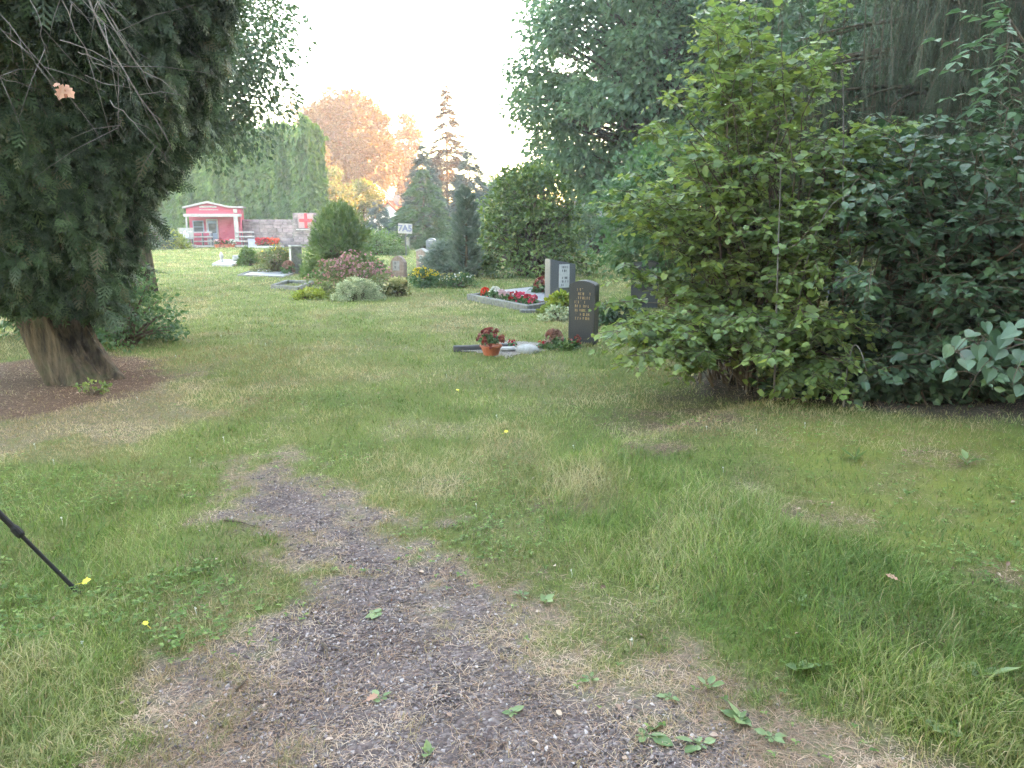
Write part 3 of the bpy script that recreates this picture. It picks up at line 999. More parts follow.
# ------------------------------------------------------------------ far left: tall ivy hedge, stone wall, hut
def tall_hedge():
    pa, pb = at(120, 221, 55), at(306, 221, 50)
    root = thing('tall_hedge', 'high green hedge with hanging shoots behind the red hut', 'hedge', (pa[0], pa[1], 0))
    v = pb - pa
    v[2] = 0
    Lh = np.linalg.norm(v)
    ux = v / Lh
    uy = np.array([ux[1], -ux[0], 0])           # towards the camera
    n = 46000
    s = U(0, 1, n)
    top = (8.3 - 1.5 * s) + .7 * (fbm(s * 9, s * 0, 9, 3) - .5) * 2
    zz = U(0, 1, n) ** .9 * top
    dep = .9 * (fbm(s * 30, zz * .45, 15, 3) - .3) + .5 * (fbm(s * 60, zz * .25, 19, 2) - .5)
    dep = dep * (1 - .5 * (zz / top) ** 3)
    onend = U(0, 1, n) < .12
    pos = ux[None] * (s * Lh)[:, None] + uy[None] * dep[:, None] + np.array([0, 0, 1.]) * zz[:, None]
    pos[onend] = ux[None] * Lh + ux[None] * (.4 * fbm(zz[onend] * .8, s[onend] * 9, 4, 2))[:, None] - uy[None] * (s[onend] * 2.2)[:, None] + np.array([0, 0, 1.]) * zz[onend][:, None]
    topm = (U(0, 1, n) < .12) & ~onend
    pos[topm] = ux[None] * (s[topm] * Lh)[:, None] - uy[None] * U(-.5, 2, (topm.sum(), 1)) + np.array([0, 0, 1.]) * top[topm][:, None] + rng.normal(size=(topm.sum(), 3)) * .15
    d = np.array([0, 0, -1.]) + uy * .45 + rng.normal(size=(n, 3)) * .45
    nh = uy + np.array([0, 0, .5]) + rng.normal(size=(n, 3)) * .5
    back = U(0, 1, n) < .4
    back &= ~(onend | topm)
    pos[back] += (-uy * .9)[None] * U(.5, 1.2, (back.sum(), 1))
    streak = fbm(s * 55, zz * .2, 23, 3)
    mb = MB()
    mb.inst(LEAF_FOLD, basis(d, nh, U(.22, .5, n)), pos, np.clip(streak * 1.3 - .3 + U(-.2, .3, n), 0, 1))
    mb.build('foliage', M['hedge'], root)
    w = MB()
    q = []
    for k in range(26):
        ss = (k + U(.2, .8)) / 26
        b = ux * ss * Lh - uy * 1.0
        q.append(np.stack([b + np.array([0, 0, -.05]), b + rng.normal(size=3) * .15 + [0, 0, 2.5], b + rng.normal(size=3) * .2 + [0, 0, 6.0 - 1.3 * ss]]))
    w.tubes(np.array(q), np.tile(np.array([.09, .06, .02]), (26, 1)), 5)
    w.build('stems', M['twig'], root)
    core = MB()
    a_, b_ = -uy * .75, ux * Lh - uy * .75
    m_ = (a_ + b_) / 2
    return root


tall_hedge()

HY = 46.0


def stone_wall():
    pa, pb, pc = at(240, 246, 47.5), at(296, 246, 46.5), at(352, 246, 45.5)
    root = thing('stone_wall', 'rough purple brown stone wall running right from the red hut', 'wall', (pa[0], pa[1], 0))
    w, core = MB(), MB()
    for (p0, p1, top) in ((pa, pb, 1.62), (pb, pc, 2.0)):
        v = (p1 - p0)[:2]
        L = np.linalg.norm(v)
        rz = math.atan2(v[1], v[0])
        ux = np.array([math.cos(rz), math.sin(rz)])
        o = p0[:2] - pa[:2]
        c = o + ux * L / 2
        core.box((c[0], c[1], top / 2 - .02), (L, .34, top - .02), rz)
        z = 0.0
        while z < top - .05:
            hh = min(U(.13, .24), top - z)
            x = U(-.2, 0)
            while x < L:
                ln = U(.25, .7)
                x0, x1 = max(x, 0), min(x + ln, L)
                if x1 - x0 > .08:
                    cc = o + ux * (x0 + x1) / 2
                    w.box((cc[0], cc[1], z + hh / 2), (x1 - x0 - .02, .40 + U(0, .06), hh - .018), rz, .02, rnd=U(0, 1))
                x += ln
            z += hh
    core.build('mortar_core', M['mortar'], root)
    w.build('stone_blocks', M['stone'], root)
    tf = MB()
    v = (pc - pb)[:2]
    rz = math.atan2(v[1], v[0])
    ca = at(301, 224, 46.2)
    return root, pa, pb, pc


wroot, wpa, wpb, wpc = stone_wall()
# pale panel with the red cross fixed to the wall
rzw = math.atan2((wpc - wpb)[1], (wpc - wpb)[0])
pq = at(307.5, 222, 46.0)
nrm = np.array([math.sin(rzw), -math.cos(rzw), 0])
fw = (wpb + (wpc - wpb) * ((pq[0] - wpb[0]) / (wpc[0] - wpb[0])))
cx_ = np.array([fw[0], fw[1], 0]) + nrm * .27
root = thing('cross_panel', 'pale pink panel with a bold red cross on the stone wall', 'sign', (cx_[0], cx_[1], 0), rzw)
b = MB()
b.box((0, 0, 1.52), (1.0, .05, .84), 0, .01)
b.build('panel', M['panel'], root)
b = MB()
bm_ = [(-.085, 1.12), (.085, 1.12), (.085, 1.47), (.42, 1.47), (.42, 1.65), (.085, 1.65), (.085, 1.96), (-.085, 1.96), (-.085, 1.65), (-.42, 1.65), (-.42, 1.47), (-.085, 1.47)]
b.prism(bm_, -.06, -.028)
b.build('cross', M['crossred'], root)
b = MB()
b.box((-.12, -.02, 1.03), (1.1, .09, .07), 0, .01)
b.build('ledge', M['paint_white'], root)


# ---- hut
def hut():
    base = at(216, 247, HY)
    S = HY / FPX * 1.005          # metres per pixel there
    rz = math.radians(15)
    root = thing('wooden_hut', 'small red wooden hut with white trim and a low porch', 'hut', (base[0], base[1], 0), rz)
    X = lambda px: (px - 216) * S
    Z = lambda py: (247 - py) * S
    dp = 2.6
    w = MB()
    pts = [(X(191.5), .12), (X(241), .12), (X(241), Z(209.5)), (X(231), Z(209.5)), (X(211), Z(204.8)), (X(191.5), Z(209.5))]
    # gable front over the porch, body set back
    w.prism([(X(191.5), Z(215)), (X(241), Z(215)), (X(241), Z(209.5)), (X(231), Z(209.3)), (X(211), Z(204.8)), (X(191.5), Z(209.5))], 0, .06)
    w.prism(pts, .9, dp)
    w.prism([(X(240), .12), (X(241), .12), (X(241), Z(214.8)), (X(240), Z(214.8))], .06, .9)
    w.build('wall', M['paint_red'], root)
    r = MB()
    prof = [(X(188.8), Z(209.6)), (X(211), Z(204.3)), (X(231), Z(208.9)), (X(243.5), Z(209)), (X(243.5), Z(207.8)), (X(231), Z(207.7)), (X(211), Z(203)), (X(188.8), Z(208.3))]
    r.prism(prof, -.12, dp + .2)
    rf = r.build('roof', M['roof'], root)
    t_ = MB()
    prof = [(X(188.6), Z(209.9)), (X(211), Z(204.7)), (X(231), Z(209.1)), (X(243.8), Z(209.2)), (X(243.8), Z(207.6)), (X(231), Z(207.5)), (X(211), Z(202.8)), (X(188.6), Z(208.1))]
    t_.prism(prof, -.17, -.123)
    t_.build('bargeboard', M['paint_white'], rf)
    b = MB()
    b.box(((X(188.8) + X(242)) / 2, -.03, Z(216.3)), (X(242) - X(188.8), .14, .17), 0, .01)
    b.build('porch_beam', M['paint_white'], root)
    b = MB()
    b.box((X(236.3), -.02, Z(229)), (.24, .2, Z(217.8) - .17 + .0 - .12), 0, .012)
    b.box((X(236.3), -.062, Z(212)), (.22, .05, .24), 0, .008)
    b.build('porch_post', M['paint_white'], root)
    b = MB()
    b.box((X(191.0), -.0, Z(230.5)), (.09, .09, Z(217.8) - .12), 0, .01)
    b.build('porch_post', M['paint_white'], root)
    b = MB()
    b.box((X(211.5), -.005, Z(208.2)), (.95, .05, .10), 0, .008)
    b.box((X(212), -.006, Z(211)), (1.05, .05, .05), 0, .006)
    b.build('gable_vent', M['paint_white'], root)
    d = MB()
    d.box((X(212.5), .88, .12 + .72), (.52, .05, 1.42), 0, .01)
    dr = d.build('door', M['doorblue'], root)
    d = MB()
    d.box((X(212.5), .87, 1.6), (.64, .05, .07), 0, .008)
    d.box((X(212.5) - .3, .87, .85), (.06, .05, 1.42), 0, .008)
    d.box((X(212.5) + .3, .87, .85), (.06, .05, 1.42), 0, .008)
    d.build('frame', M['paint_white'], dr)
    d = MB()
    d.box((X(212.5), .85, 1.1), (.4, .02, .55), 0, .004)
    d.build('pane', M['glass'], dr)
    d = MB()
    d.box((X(212.5) + .2, .84, .78), (.09, .05, .02), 0, .004)
    d.build('handle', M['steel'], dr)
    wi = MB()
    wi.box((X(199.7), .87, 1.12), (.5, .04, .75), 0, .005)
    wo = wi.build('window', M['glass'], root)
    wi = MB()
    for (cx, cz, sx, sz) in ((0, .4, .62, .06), (0, -.4, .62, .06), (-.28, 0, .06, .74), (.28, 0, .06, .74), (0, .06, .5, .035)):
        wi.box((X(199.7) + cx, .845, 1.12 + cz), (sx, .05, sz), 0, .006)
    wi.build('frame', M['doorblue'], wo)
    dk = MB()
    dk.box(((X(191) + X(243)) / 2, .35, .06), (X(243) - X(191), 1.1, .12), 0, .01)
    dk.build('deck', M['darkwood'], root)
    dk = MB()
    dk.box(((X(191) + X(215)) / 2, -.23, .08), (X(215) - X(191), .05, .1), 0, .008)
    dk.build('deck_fascia', M['paint_white'], root)
    dk = MB()
    dk.box(((X(234) + X(251)) / 2, -.23, .08), (X(251) - X(234), .05, .1), 0, .008)
    dk.build('deck_fascia', M['paint_white'], root)
    for x0, x1, posts in ((194, 214, (195, 205, 213.5)), (234.5, 252.5, (240.5, 251.5))):
        rr = MB()
        for zz in (.88, .62, .36):
            rr.box(((X(x0) + X(x1)) / 2, -.19, zz), (X(x1) - X(x0), .04, .075), 0, .008)
        ro = rr.build('porch_railing', M['paint_white'], root)
        for q in posts:
            pp = MB()
            pp.box((X(q), -.14, .46), (.07, .06, .88), 0, .008)
            pp.build('railing_post', M['darkwood'], ro)
    return root, X, Z, rz, base


hroot, HX, HZ, HRZ, hbase = hut()


def hut_pt(px, y, z=0.0):
    x = HX(px)
    return (hbase[0] + x * math.cos(HRZ) - y * math.sin(HRZ), hbase[1] + x * math.sin(HRZ) + y * math.cos(HRZ), z)


def bench(label, loc, rz, w=.8):
    root = thing('bench', label, 'bench', loc, rz, 'red benches on the hut porch')
    b = MB()
    b.box((0, 0, .42), (w, .32, .045), 0, .01)
    b.build('seat', M['paint_red'], root)
    b = MB()
    b.box((0, .17, .66), (w, .04, .2), 0, .01, tilt=(-.15, 0))
    b.build('backrest', M['paint_red'], root)
    for sx in (-1, 1):
        b = MB()
        b.box((sx * w * .42, .12, .36), (.05, .05, .72), 0, .006)
        b.box((sx * w * .42, -.12, .2), (.05, .05, .4), 0, .006)
        b.build('leg', M['paint_white'], root)


bench('red slatted bench with white legs on the porch under the hut window', hut_pt(199, .35, .12), HRZ, .62)
bench('red slatted bench with white legs on the porch beside the hut door', hut_pt(207.5, .3, .12), HRZ + .3, .5)


def flower_pot(label, loc, mat, fmat, r=.14, group=None, name='flower_pot', h=.2):
    root = thing(name, label, 'flower pot', loc, 0, group)
    b = MB()
    b.lathe([(0, 0), (r * .68, 0), (r * .72, h * .05), (r, h * .86), (r * 1.1, h * .87), (r * 1.1, h), (r * .98, h), (r * .95, h * .9), (0, h * .88)], 18)
    b.build('pot', mat, root, smooth=False)
    f = MB()
    C = np.array([[math.cos(k) * r * .6, math.sin(k) * r * .6, h + r * .5] for k in np.arange(5) * 1.256] + [[0, 0, h + r * .9]])
    leaf_cloud(f, C, np.full(6, r * .55), 26, r * .45, LEAF_OVAL, np.array([0, 0, h]), droop=.1)
    f.build('foliage', M['hazel'], root)
    f = MB()
    n = 34
    q = norm(rng.normal(size=(n, 3)) + np.array([0, 0, .9]))
    pos = np.array([0, 0, h + r * .45]) + q * np.array([r * 1.15, r * 1.15, r * 1.0])
    for k in range(5):
        f.inst(PETAL_CUP, basis(rng.normal(size=(n, 3)) + q * .5, q, np.full(n, r * .32)), pos, U(0, 1, n))
    f.build('blossoms', fmat, root)
    return root


for px, y, fm, lb in ((218, -.45, 'whitepink', 'pot of pale pink flowers left of the hut steps'), (222, -.3, 'red', 'pot of red flowers in the middle of the hut steps'),
                      (227, -.42, 'hotpink', 'pot of bright pink flowers right of the hut steps'), (231.5, -.3, 'white', 'pot of white flowers at the foot of the white porch post')):
    flower_pot(lb, hut_pt(px, y, 0 if y < -.3 else 0), M['terracotta'], M[fm], .17, 'flower pots before the hut')

# grey box at the right end of the railing
p = hut_pt(251.5, -.5)
root = thing('storage_box', 'blue grey storage box at the right end of the hut railing', 'box', p, HRZ)
b = MB()
b.box((0, 0, .22), (.55, .45, .44), 0, .02)
b.build('body', M['greybox'], root)
b = MB()
b.box((0, 0, .465), (.6, .5, .05), 0, .012)
b.build('lid', M['greybox'], root)

# flower trough on kerb right of the hut
pA, pB = at(256, 246, 44.8), at(281, 245.6, 45.2)
root = thing('flower_bed', 'raised bed of red and orange flowers before the stone wall', 'flower bed', ((pA[0] + pB[0]) / 2, 45, 0))
L = pB[0] - pA[0]
b = MB()
b.box((0, 0, .06), (L + .3, .7, .12), 0, .02)
b.build('kerb', M['lightstone'], root)
C = np.stack([U(-.5, .5, 26) * L * .95, U(-.22, .22, 26), U(.22, .4, 26)], 1)
f = MB()
leaf_cloud(f, C, np.full(26, .16), 30, .1, LEAF_OVAL, np.array([0, 0, 0]))
f.build('foliage', M['hazel'], root)
for lo, hi, m_, in ((-.5, 0, 'red'), (0.02, .46, 'scarlet')):
    f = MB()
    n = 110
    pos = np.stack([U(lo, hi, n) * L, U(-.3, .2, n), U(.22, .55, n)], 1)
    for k in range(4):
        f.inst(PETAL_CUP, basis(rng.normal(size=(n, 3)), np.array([0, -.5, 1.]) + rng.normal(size=(n, 3)) * .4, np.full(n, .08)), pos, U(0, 1, n))
    f.build('blossoms', M[m_], root)

# notice board left of the hut
p = at(187, 247.5, 45)
root = thing('notice_board', 'white notice board with faint blue drawing left of the hut', 'notice board', (p[0], p[1], 0), math.radians(-14))
b = MB()
b.box((0, 0, .82), (1.03, .04, .64), 0, .008)
b.build('board', M['paint_white'], root)
b = MB()
for (cx, cz, sx, sz) in ((-.12, .78, .05, .36), (-.02, .8, .05, .42), (.08, .72, .06, .3), (.18, .7, .04, .2), (-.3, .86, .12, .03), (.32, .93, .2, .03), (-.06, .62, .3, .03)):
    b.box((cx, -.023, cz), (sx, .006, sz))
b.build('drawing', solid('faded_blue_ink', (.45, .48, .6), (.55, .57, .66), 9, .7), root)
for sx in (-.36, .36):
    b = MB()
    b.box((sx, .05, .4), (.07, .06, .82), 0, .008)
    b.build('post', M['darkwood'], root)
for i, (px, py, sc) in enumerate(((179, 246.5, .3), (186, 247.5, .22), (194, 247.3, .2))):
    q = at(px, py, 44.4)
    root = thing('field_stone', ('large', 'middle sized', 'small')[i] + ' dark field stone lying below the white notice board', 'stone', (q[0], q[1], 0), 0, 'stones below the notice board')
    bm = bmesh.new()
    bmesh.ops.create_icosphere(bm, subdivisions=2, radius=1)
    for v in bm.verts:
        k = 1 + .35 * (float(fbm(np.array([v.co.x * 1.3 + i * 7]), np.array([v.co.y * 1.3 + v.co.z]), 6, 2)[0]) - .5)
        v.co = Vector((v.co.x * sc * k, v.co.y * sc * .8 * k, max(v.co.z * sc * .7 * k + sc * .45, -.02)))
    b = MB()
    b.bm(bm)
    b.build('stone_body', M['kerb'], root, smooth=True)
g = at(172, 246, 44)
bush('golden_shrub', 'low yellow green shrub left of the white notice board', (g[0], g[1], 0), .95, .7, .95, M['yellowg'], 26, 50, .14, seed=6)
g = at(152, 245, 43)
bush('berry_shrub', 'dark green shrub half hidden by the big conifer sprays', (g[0], g[1], 0), 1.2, .9, 1.9, M['darkshrub'], 34, 60, .16, seed=16)

# ------------------------------------------------------------------ far middle trees and houses
def far(px, Y):
    p = at(px, 221, Y)
    return (p[0], Y, 0)


tree('lime_tree', 'big round tree glowing orange on its sunlit side', far(352, 88), 14.9, 3.2, 5.5, M['orange'], 280, 160, .5, 1.3, seed=21, trunk_r=.35,
     prof=lambda t: np.sqrt(np.clip(1 - (2 * t - 1) ** 2, .05, 1)))
tree('birch_tree', 'thin yellow green tree at the left shoulder of the orange tree', far(312, 95), 15.5, 3, 4.0, M['hazygreen'], 110, 100, .4, 1.2, seed=22, trunk_r=.2)
tree('poplar_tree', 'slim pinkish tree right of the orange tree', far(411, 98), 14.3, 3, 2.3, M['hazygreen'], 80, 100, .4, 1.1, seed=23, trunk_r=.2)
tree('grey_green_tree', 'low grey green tree before the orange tree, behind the stone wall', far(332, 62), 5.6, .8, 2.2, M['linden'], 60, 110, .24, .8, seed=24, trunk_r=.15)
tree('willow_tree', 'small pale yellow green round tree in front of the white house', far(364, 66), 4.9, 2.0, 1.75, M['pale'], 46, 110, .22, .7, seed=25, trunk_r=.12)
tree('plane_tree', 'hazy tree far behind between the orange tree and the hedge', far(318, 75), 9.0, 1.5, 2.2, M['hazygreen'], 60, 90, .32, .9, seed=26, trunk_r=.15)
conifer('spruce_tree', 'tall thin spruce with a pointed top against the sky', far(448, 72), 13.2, 2.4, M['redspruce'], 9500, .75, 1.5, droop=.25, tr=.2, taper=.85, layers=60, inner=.12)
conifer('fir_tree', 'dark blue fir left of the tall thin spruce', far(424, 58), 6.9, 2.5, M['bluecon'], 6000, .6, .4, droop=.35, tr=.16)
conifer('fir_tree', 'dark blue fir right of the tall thin spruce', far(470, 60), 6.9, 1.6, M['bluecon'], 5000, .6, .4, droop=.35, tr=.16, taper=.6)
conifer('pyramid_conifer', 'light green pyramid conifer behind the white sign', far(424, 44), 4.3, 2.15, M['pyramid'], 7000, .4, .05, droop=.2, tr=.12, taper=.75)
conifer('blue_spruce', 'small blue grey spruce left of the white sign', far(379, 45), 2.7, 1.15, M['bluespruce'], 3200, .36, .05, droop=.2, tr=.08, taper=.8)
tree('elder_tree', 'tall dim tree at the left edge of the big blue green tree', far(505, 64), 6.0, .8, 2.3, M['linden'], 54, 90, .28, .9, seed=29, trunk_r=.15)
bush('privet_bush', 'green bush between the blue spruce and the yew', (at(380, 240, 36)[0], 36, 0), .9, .8, 1.15, M['hedge'], 34, 60, .12, seed=30)


def house(label, loc, w, d, h, rh, rz, roofm, name='house', wins=((-.25, .55), (.25, .55)), wallm='wallwhite'):
    root = thing(name, label, 'house', loc, rz)
    b = MB()
    b.prism([(-w / 2, 0), (w / 2, 0), (w / 2, h), (0, h + rh), (-w / 2, h)], 0, d)
    b.build('wall', M[wallm], root)
    r = MB()
    k = rh / (w / 2)
    o = .35
    r.prism([(-w / 2 - o, h - k * o + .02), (0, h + rh + .02), (w / 2 + o, h - k * o + .02), (w / 2 + o, h - k * o + .2), (0, h + rh + .22), (-w / 2 - o, h - k * o + .2)], -.3, d + .3)
    rf = r.build('roof', roofm, root)
    c = MB()
    c.box((w * .2, d * .5, h + rh + .2), (.5, .5, 1.0), 0, .03)
    c.build('chimney', M['brownstone'], rf)
    for (fx, fz) in wins:
        q = MB()
        q.box((fx * w, -.02, fz * h), (w * .2, .06, h * .32), 0, .01)
        wo = q.build('window', M['glass'], root)
        q = MB()
        for sx in (-1, 1):
            q.box((fx * w + sx * w * .105, -.05, fz * h), (.08, .06, h * .36), 0, .01)
        q.box((fx * w, -.05, fz * h + h * .17), (w * .23, .06, .08), 0, .01)
        q.box((fx * w, -.05, fz * h - h * .17), (w * .23, .08, .08), 0, .01)
        q.build('frame', M['paint_white'], wo)
    return root


house('white house with a purple grey roof half hidden behind small trees', far(376, 84), 6.0, 7, 2.9, 2.3, .35, M['rooftile'])
p = far(389, 70)
house('small white shed with an orange red roof right of the pale round tree', (p[0], p[1], 0), 2.0, 2.2, 2.1, 1.0, -.2, M['redroof'], 'garden_shed', wins=((0, .5),))
p = at(600, 222, 52)
p_ = at(600, 221, 38)
bush('screen_shrub', 'dark green shrub filling the gap below the huge blue green tree', (p_[0], 38, 0), 2.0, 1.2, 2.5, M['linden'], 60, 70, .2, seed=77)
house('low pale house with a grey roof glimpsed between the right hand trees', (p[0], p[1], 0), 6.5, 5, 2.2, 1.0, .0, M['rooftile'], 'bungalow', wins=((-.35, .5), (0, .5), (.3, .5)), wallm='slab')

# ------------------------------------------------------------------ the big blue green linden, right of the middle
p = at(655, 221, 27)
tree('linden_tree', 'huge blue green tree filling the sky right of the middle', (p[0] + .2, 27, 0), 14, 2.4, 6.2, M['linden'], 430, 170, .2, 1.0, seed=41, trunk_r=.42, flat=.6, droop=.5,
     prof=lambda t: np.interp(t, [0, .12, .3, .55, .8, 1], [.72, .9, 1, .82, .5, .12]))
p = at(760, 221, 24)
tree('sycamore_tree', 'tall leafy tree behind the bright shrub, right of the huge blue green tree', (p[0] + 1.5, 24, 0), 12, 1.8, 4.6, M['darkdecid'], 130, 120, .2, 1.0, seed=42, trunk_r=.3)
p = at(660, 221, 14.5)
tree('hazel_bush', 'large grey green hazel bush between the huge tree and the bright shrub', (p[0] + .25, 14.5, 0), 3.1, .5, 1.55, M['hazel'], 90, 90, .115, .45, seed=43, trunk_r=.07, cat='shrub')

# ------------------------------------------------------------------ the middle bed: yew, spirea, dome etc.
def gp(px, py):
    p = ground(px, py)
    return np.array([p[0], p[1], hz(p[0], p[1])])


p = gp(334, 279)
bush('yew_bush', 'broad green yew bush behind the pink flowering shrub', p + np.array([.02, .6, 0]), .98, .8, 1.98, M['yew'], 130, 34, .15, SPRUCE_TWIG, clump=.26, seed=44, droop=-.5, peak=1.3)
p = gp(349, 295)
bush('spirea_shrub', 'wide shrub covered in faded pink flowers before the yew', p + np.array([0, .35, 0]), .84, .5, .8, M['spirea'], 44, 60, .055, flowers=[(M['pink'], 300, .06, .5, 'blossoms'), (M['brownpink'], 220, .055, .25, 'faded_blossoms')], seed=7)
p = gp(354, 302)
bush('dome_bush', 'clipped pale variegated dome bush before the pink shrub', p + np.array([0, .38, 0]), .45, .42, .41, M['varieg'], 150, 70, .03, clump=.07, stems=True, seed=8, flat=1)
p = gp(397, 297)
bush('pale_leaf_plant', 'small plant with pale yellow leaves right of the clipped dome', p + np.array([0, .2, 0]), .24, .2, .36, M['paleyel'], 18, 36, .07, LEAF_BROAD, seed=9)
p = gp(378, 298)
bush('dark_stalk_plant', 'dark leggy plant between the clipped dome and the pale yellow plant', p + np.array([0, .35, 0]), .3, .25, .42, M['spirea'], 16, 34, .06, seed=10)
p = gp(307, 300)
bush('lime_plant', 'low lime green plant left of the clipped dome', p + np.array([0, .2, 0]), .32, .22, .22, M['yellowg'], 24, 36, .055, clump=.1, seed=11)
p = gp(246, 266)
bush('boxwood_ball', 'clipped round boxwood ball on the lawn before the hut', p + np.array([0, .3, 0]), .36, .36, .62, M['hedge'], 90, 50, .05, clump=.1, seed=12, flat=1)
p = gp(272, 273)
bush('heather_bush', 'yellow topped brownish bush right of the boxwood ball', p + np.array([0, .35, 0]), .62, .42, .74, M['spirea'], 40, 60, .07, flowers=[(M['yellow'], 40, .05, .8, 'blossoms'), (M['brownpink'], 60, .05, .3, 'faded_blossoms')], seed=13)
p = gp(425, 288)
bush('coneflower_clump', 'clump of yellow daisies beside the brown headstones', p + np.array([0, .3, 0]), .4, .3, .42, M['hazel'], 30, 40, .06, flowers=[(M['yellow'], 150, .05, .6, 'blossoms')], seed=14, cat='flowers')
p = gp(457, 288)
bush('primrose_clump', 'low pale yellow and white flowers below the grey juniper', p + np.array([0, .25, 0]), .5, .25, .3, M['hazel'], 30, 36, .055, flowers=[(M['white'], 24, .05, .5, 'white_blossoms'), (M['paleyel'], 60, .06, .5, 'yellow_blossoms')], seed=15, cat='flowers')
p = gp(450, 277)
bush('juniper_bush', 'spreading grey green juniper left of the slim cypress', p + np.array([0, .5, 0]), .75, .6, .95, M['greycon'], 46, 40, .16, SPRUCE_TWIG, seed=17)
p = gp(466, 282)
conifer('cypress_tree', 'slim grey columnar cypress left of the big rhododendron', p + np.array([0, .4, 0]), 2.35, .25, M['greycon'], 4200, .17, .0, droop=-.8, tr=.05, taper=.3, lump=.2)
p = gp(530, 279)
bush('rhododendron', 'big glossy rhododendron with pale leaf tips behind the graves', p + np.array([.05, 1.3, 0]), 1.62, 1.3, 3.0, M['rhodo'], 150, 62, .125, LEAF_OVAL, clump=.42, seed=18)
p = gp(396, 256)
root = thing('clipped_hedge', 'low clipped box hedge below the white sign', 'hedge', p + np.array([0, .3, 0]))
f = MB()
C = np.stack([U(-.5, .5, 90), U(-.2, .2, 90), U(.06, .38, 90)], 1)
leaf_cloud(f, C, np.full(90, .1), 40, .06, LEAF_FOLD, np.array([0, 0, .1]), flat=1)
f.build('foliage', M['yew'], root)
f = MB()
f.tubes(np.array([[[x, 0, -.02], [x + .02, 0, .2], [x, .02, .34]] for x in np.linspace(-.45, .45, 8)]), np.full((8, 3), .012), 5)
f.build('stems', M['twig'], root)


# ------------------------------------------------------------------ gravestones
def glyph_rows(mb, x0, x1, z0, rows, zh, y, sw, gap=.35, align='c', seed=1, thick=.004, skip=()):
    """worn carved letters: a few strokes per letter"""
    r2 = np.random.default_rng(seed)
    for i in range(rows):
        if i in skip:
            continue
        zc = z0 - i * zh
        lh = zh * (1 - gap)
        w_ = (x1 - x0) * r2.uniform(.55, 1)
        xa = (x0 + x1) / 2 - w_ / 2
        nl = max(2, int(w_ / (lh * .75)))
        for k in range(nl):
            if r2.uniform() < .1:
                continue
            cx = xa + (k + .5) * w_ / nl
            lw = w_ / nl * .62
            for (dx, dz, sx, sz) in ((-lw / 2 + sw / 2, 0, sw, lh), (lw / 2 - sw / 2, 0, sw, lh), (0, lh / 2 - sw / 2, lw - 2 * sw - .0006, sw), (0, -lh / 2 + sw / 2, lw - 2 * sw - .0006, sw), (0, 0, lw - 2 * sw - .0006, sw)):
                if r2.uniform() < .5:
                    mb.box((cx + dx, y, zc + dz), (sx, thick, sz))


def arch_pts(w, h, rise, n=12):
    pts = [(-w / 2, -.06), (w / 2, -.06), (w / 2, h - rise)]
    for k in range(1, n):
        x = w / 2 - w * k / n
        pts.append((x, h - rise + rise * (1 - (2 * x / w) ** 2)))
    return pts + [(-w / 2, h - rise)]


# black one
p = gp(577, 346)
BL = p
BRZ = math.radians(33)
root = thing('headstone', 'tall black granite headstone with a rounded top and faded gold lettering', 'gravestone', p + np.array([.06, .12, 0]), math.radians(-20))
b = MB()
b.prism(arch_pts(.34, .80, .05), 0, .22, .008)
b.build('stone', M['blackgranite'], root)
b = MB()
glyph_rows(b, -.11, .06, .69, 8, .052, -.0015, .006, seed=3)
glyph_rows(b, .0, .12, .69, 8, .052, -.0015, .006, seed=5, skip=(0, 3))
b.build('lettering', M['gold'], root)

# grey one with white plaque
p = gp(566, 313)
root = thing('headstone', 'grey slab headstone with a slanting top and a white inscribed plaque', 'gravestone', p + np.array([.0, .9, 0]), math.radians(28))
w_ = .54
b = MB()
b.prism([(-w_ / 2, -.06), (w_ / 2, -.06), (w_ / 2, .77), (-w_ / 2, .87)], 0, .2, .008)
b.build('stone', M['darkgranite'], root)
b = MB()
b.box((.02, -.006, .56), (.22, .02, .42), 0, .004)
pl = b.build('plaque', M['plaque'], root)
b = MB()
glyph_rows(b, -.07, .11, .72, 6, .064, -.0175, .009, seed=8, skip=(2,))
b.build('lettering', M['ink'], pl)

# brown rounded
p = gp(397, 278)
root = thing('headstone', 'round topped brown sandstone headstone beside the pink shrub', 'gravestone', p + np.array([0, .1, 0]), math.radians(-18))
b = MB()
b.prism(arch_pts(.42, .60, .18), 0, .2, .02)
b.build('stone', M['brownstone'], root)
b = MB()
b.box((-.03, -.006, .33), (.2, .02, .26), 0, .004)
pl = b.build('plaque', M['slab'], root)
b = MB()
glyph_rows(b, -.1, .04, .40, 2, .11, -.0175, .014, seed=12)
b.build('lettering', M['ink'], pl)
# brown with pale top
p = gp(421, 269)
root = thing('headstone', 'brown headstone with a pale sloping cap behind the yellow daisies', 'gravestone', p + np.array([0, .15, 0]), math.radians(-24))
b = MB()
b.prism([(-.2, -.06), (.2, -.06), (.2, .5), (.0, .62), (-.2, .56)], 0, .2, .012)
b.build('stone', M['brownstone'], root)
b = MB()
b.prism([(-.22, .562), (0, .625), (.22, .50), (.22, .53), (0, .66), (-.22, .60)], -.01, .22)
b.build('cap', M['lightstone'], root)
b = MB()
glyph_rows(b, -.12, .1, .42, 5, .07, -.002, .013, seed=15)
b.build('lettering', M['plaque'], root)
# grey far
p = gp(431, 253)
root = thing('headstone', 'small grey headstone furthest back, right of the clipped hedge', 'gravestone', p, math.radians(-20))
b = MB()
b.prism(arch_pts(.55, .72, .14), 0, .22, .02)
b.build('stone', M['darkgranite'], root)
b = MB()
b.prism([(-.12, .58), (.16, .585), (.16, .62), (-.12, .63)], -.012, -.002)
b.build('inscription_band', M['lightstone'], root)
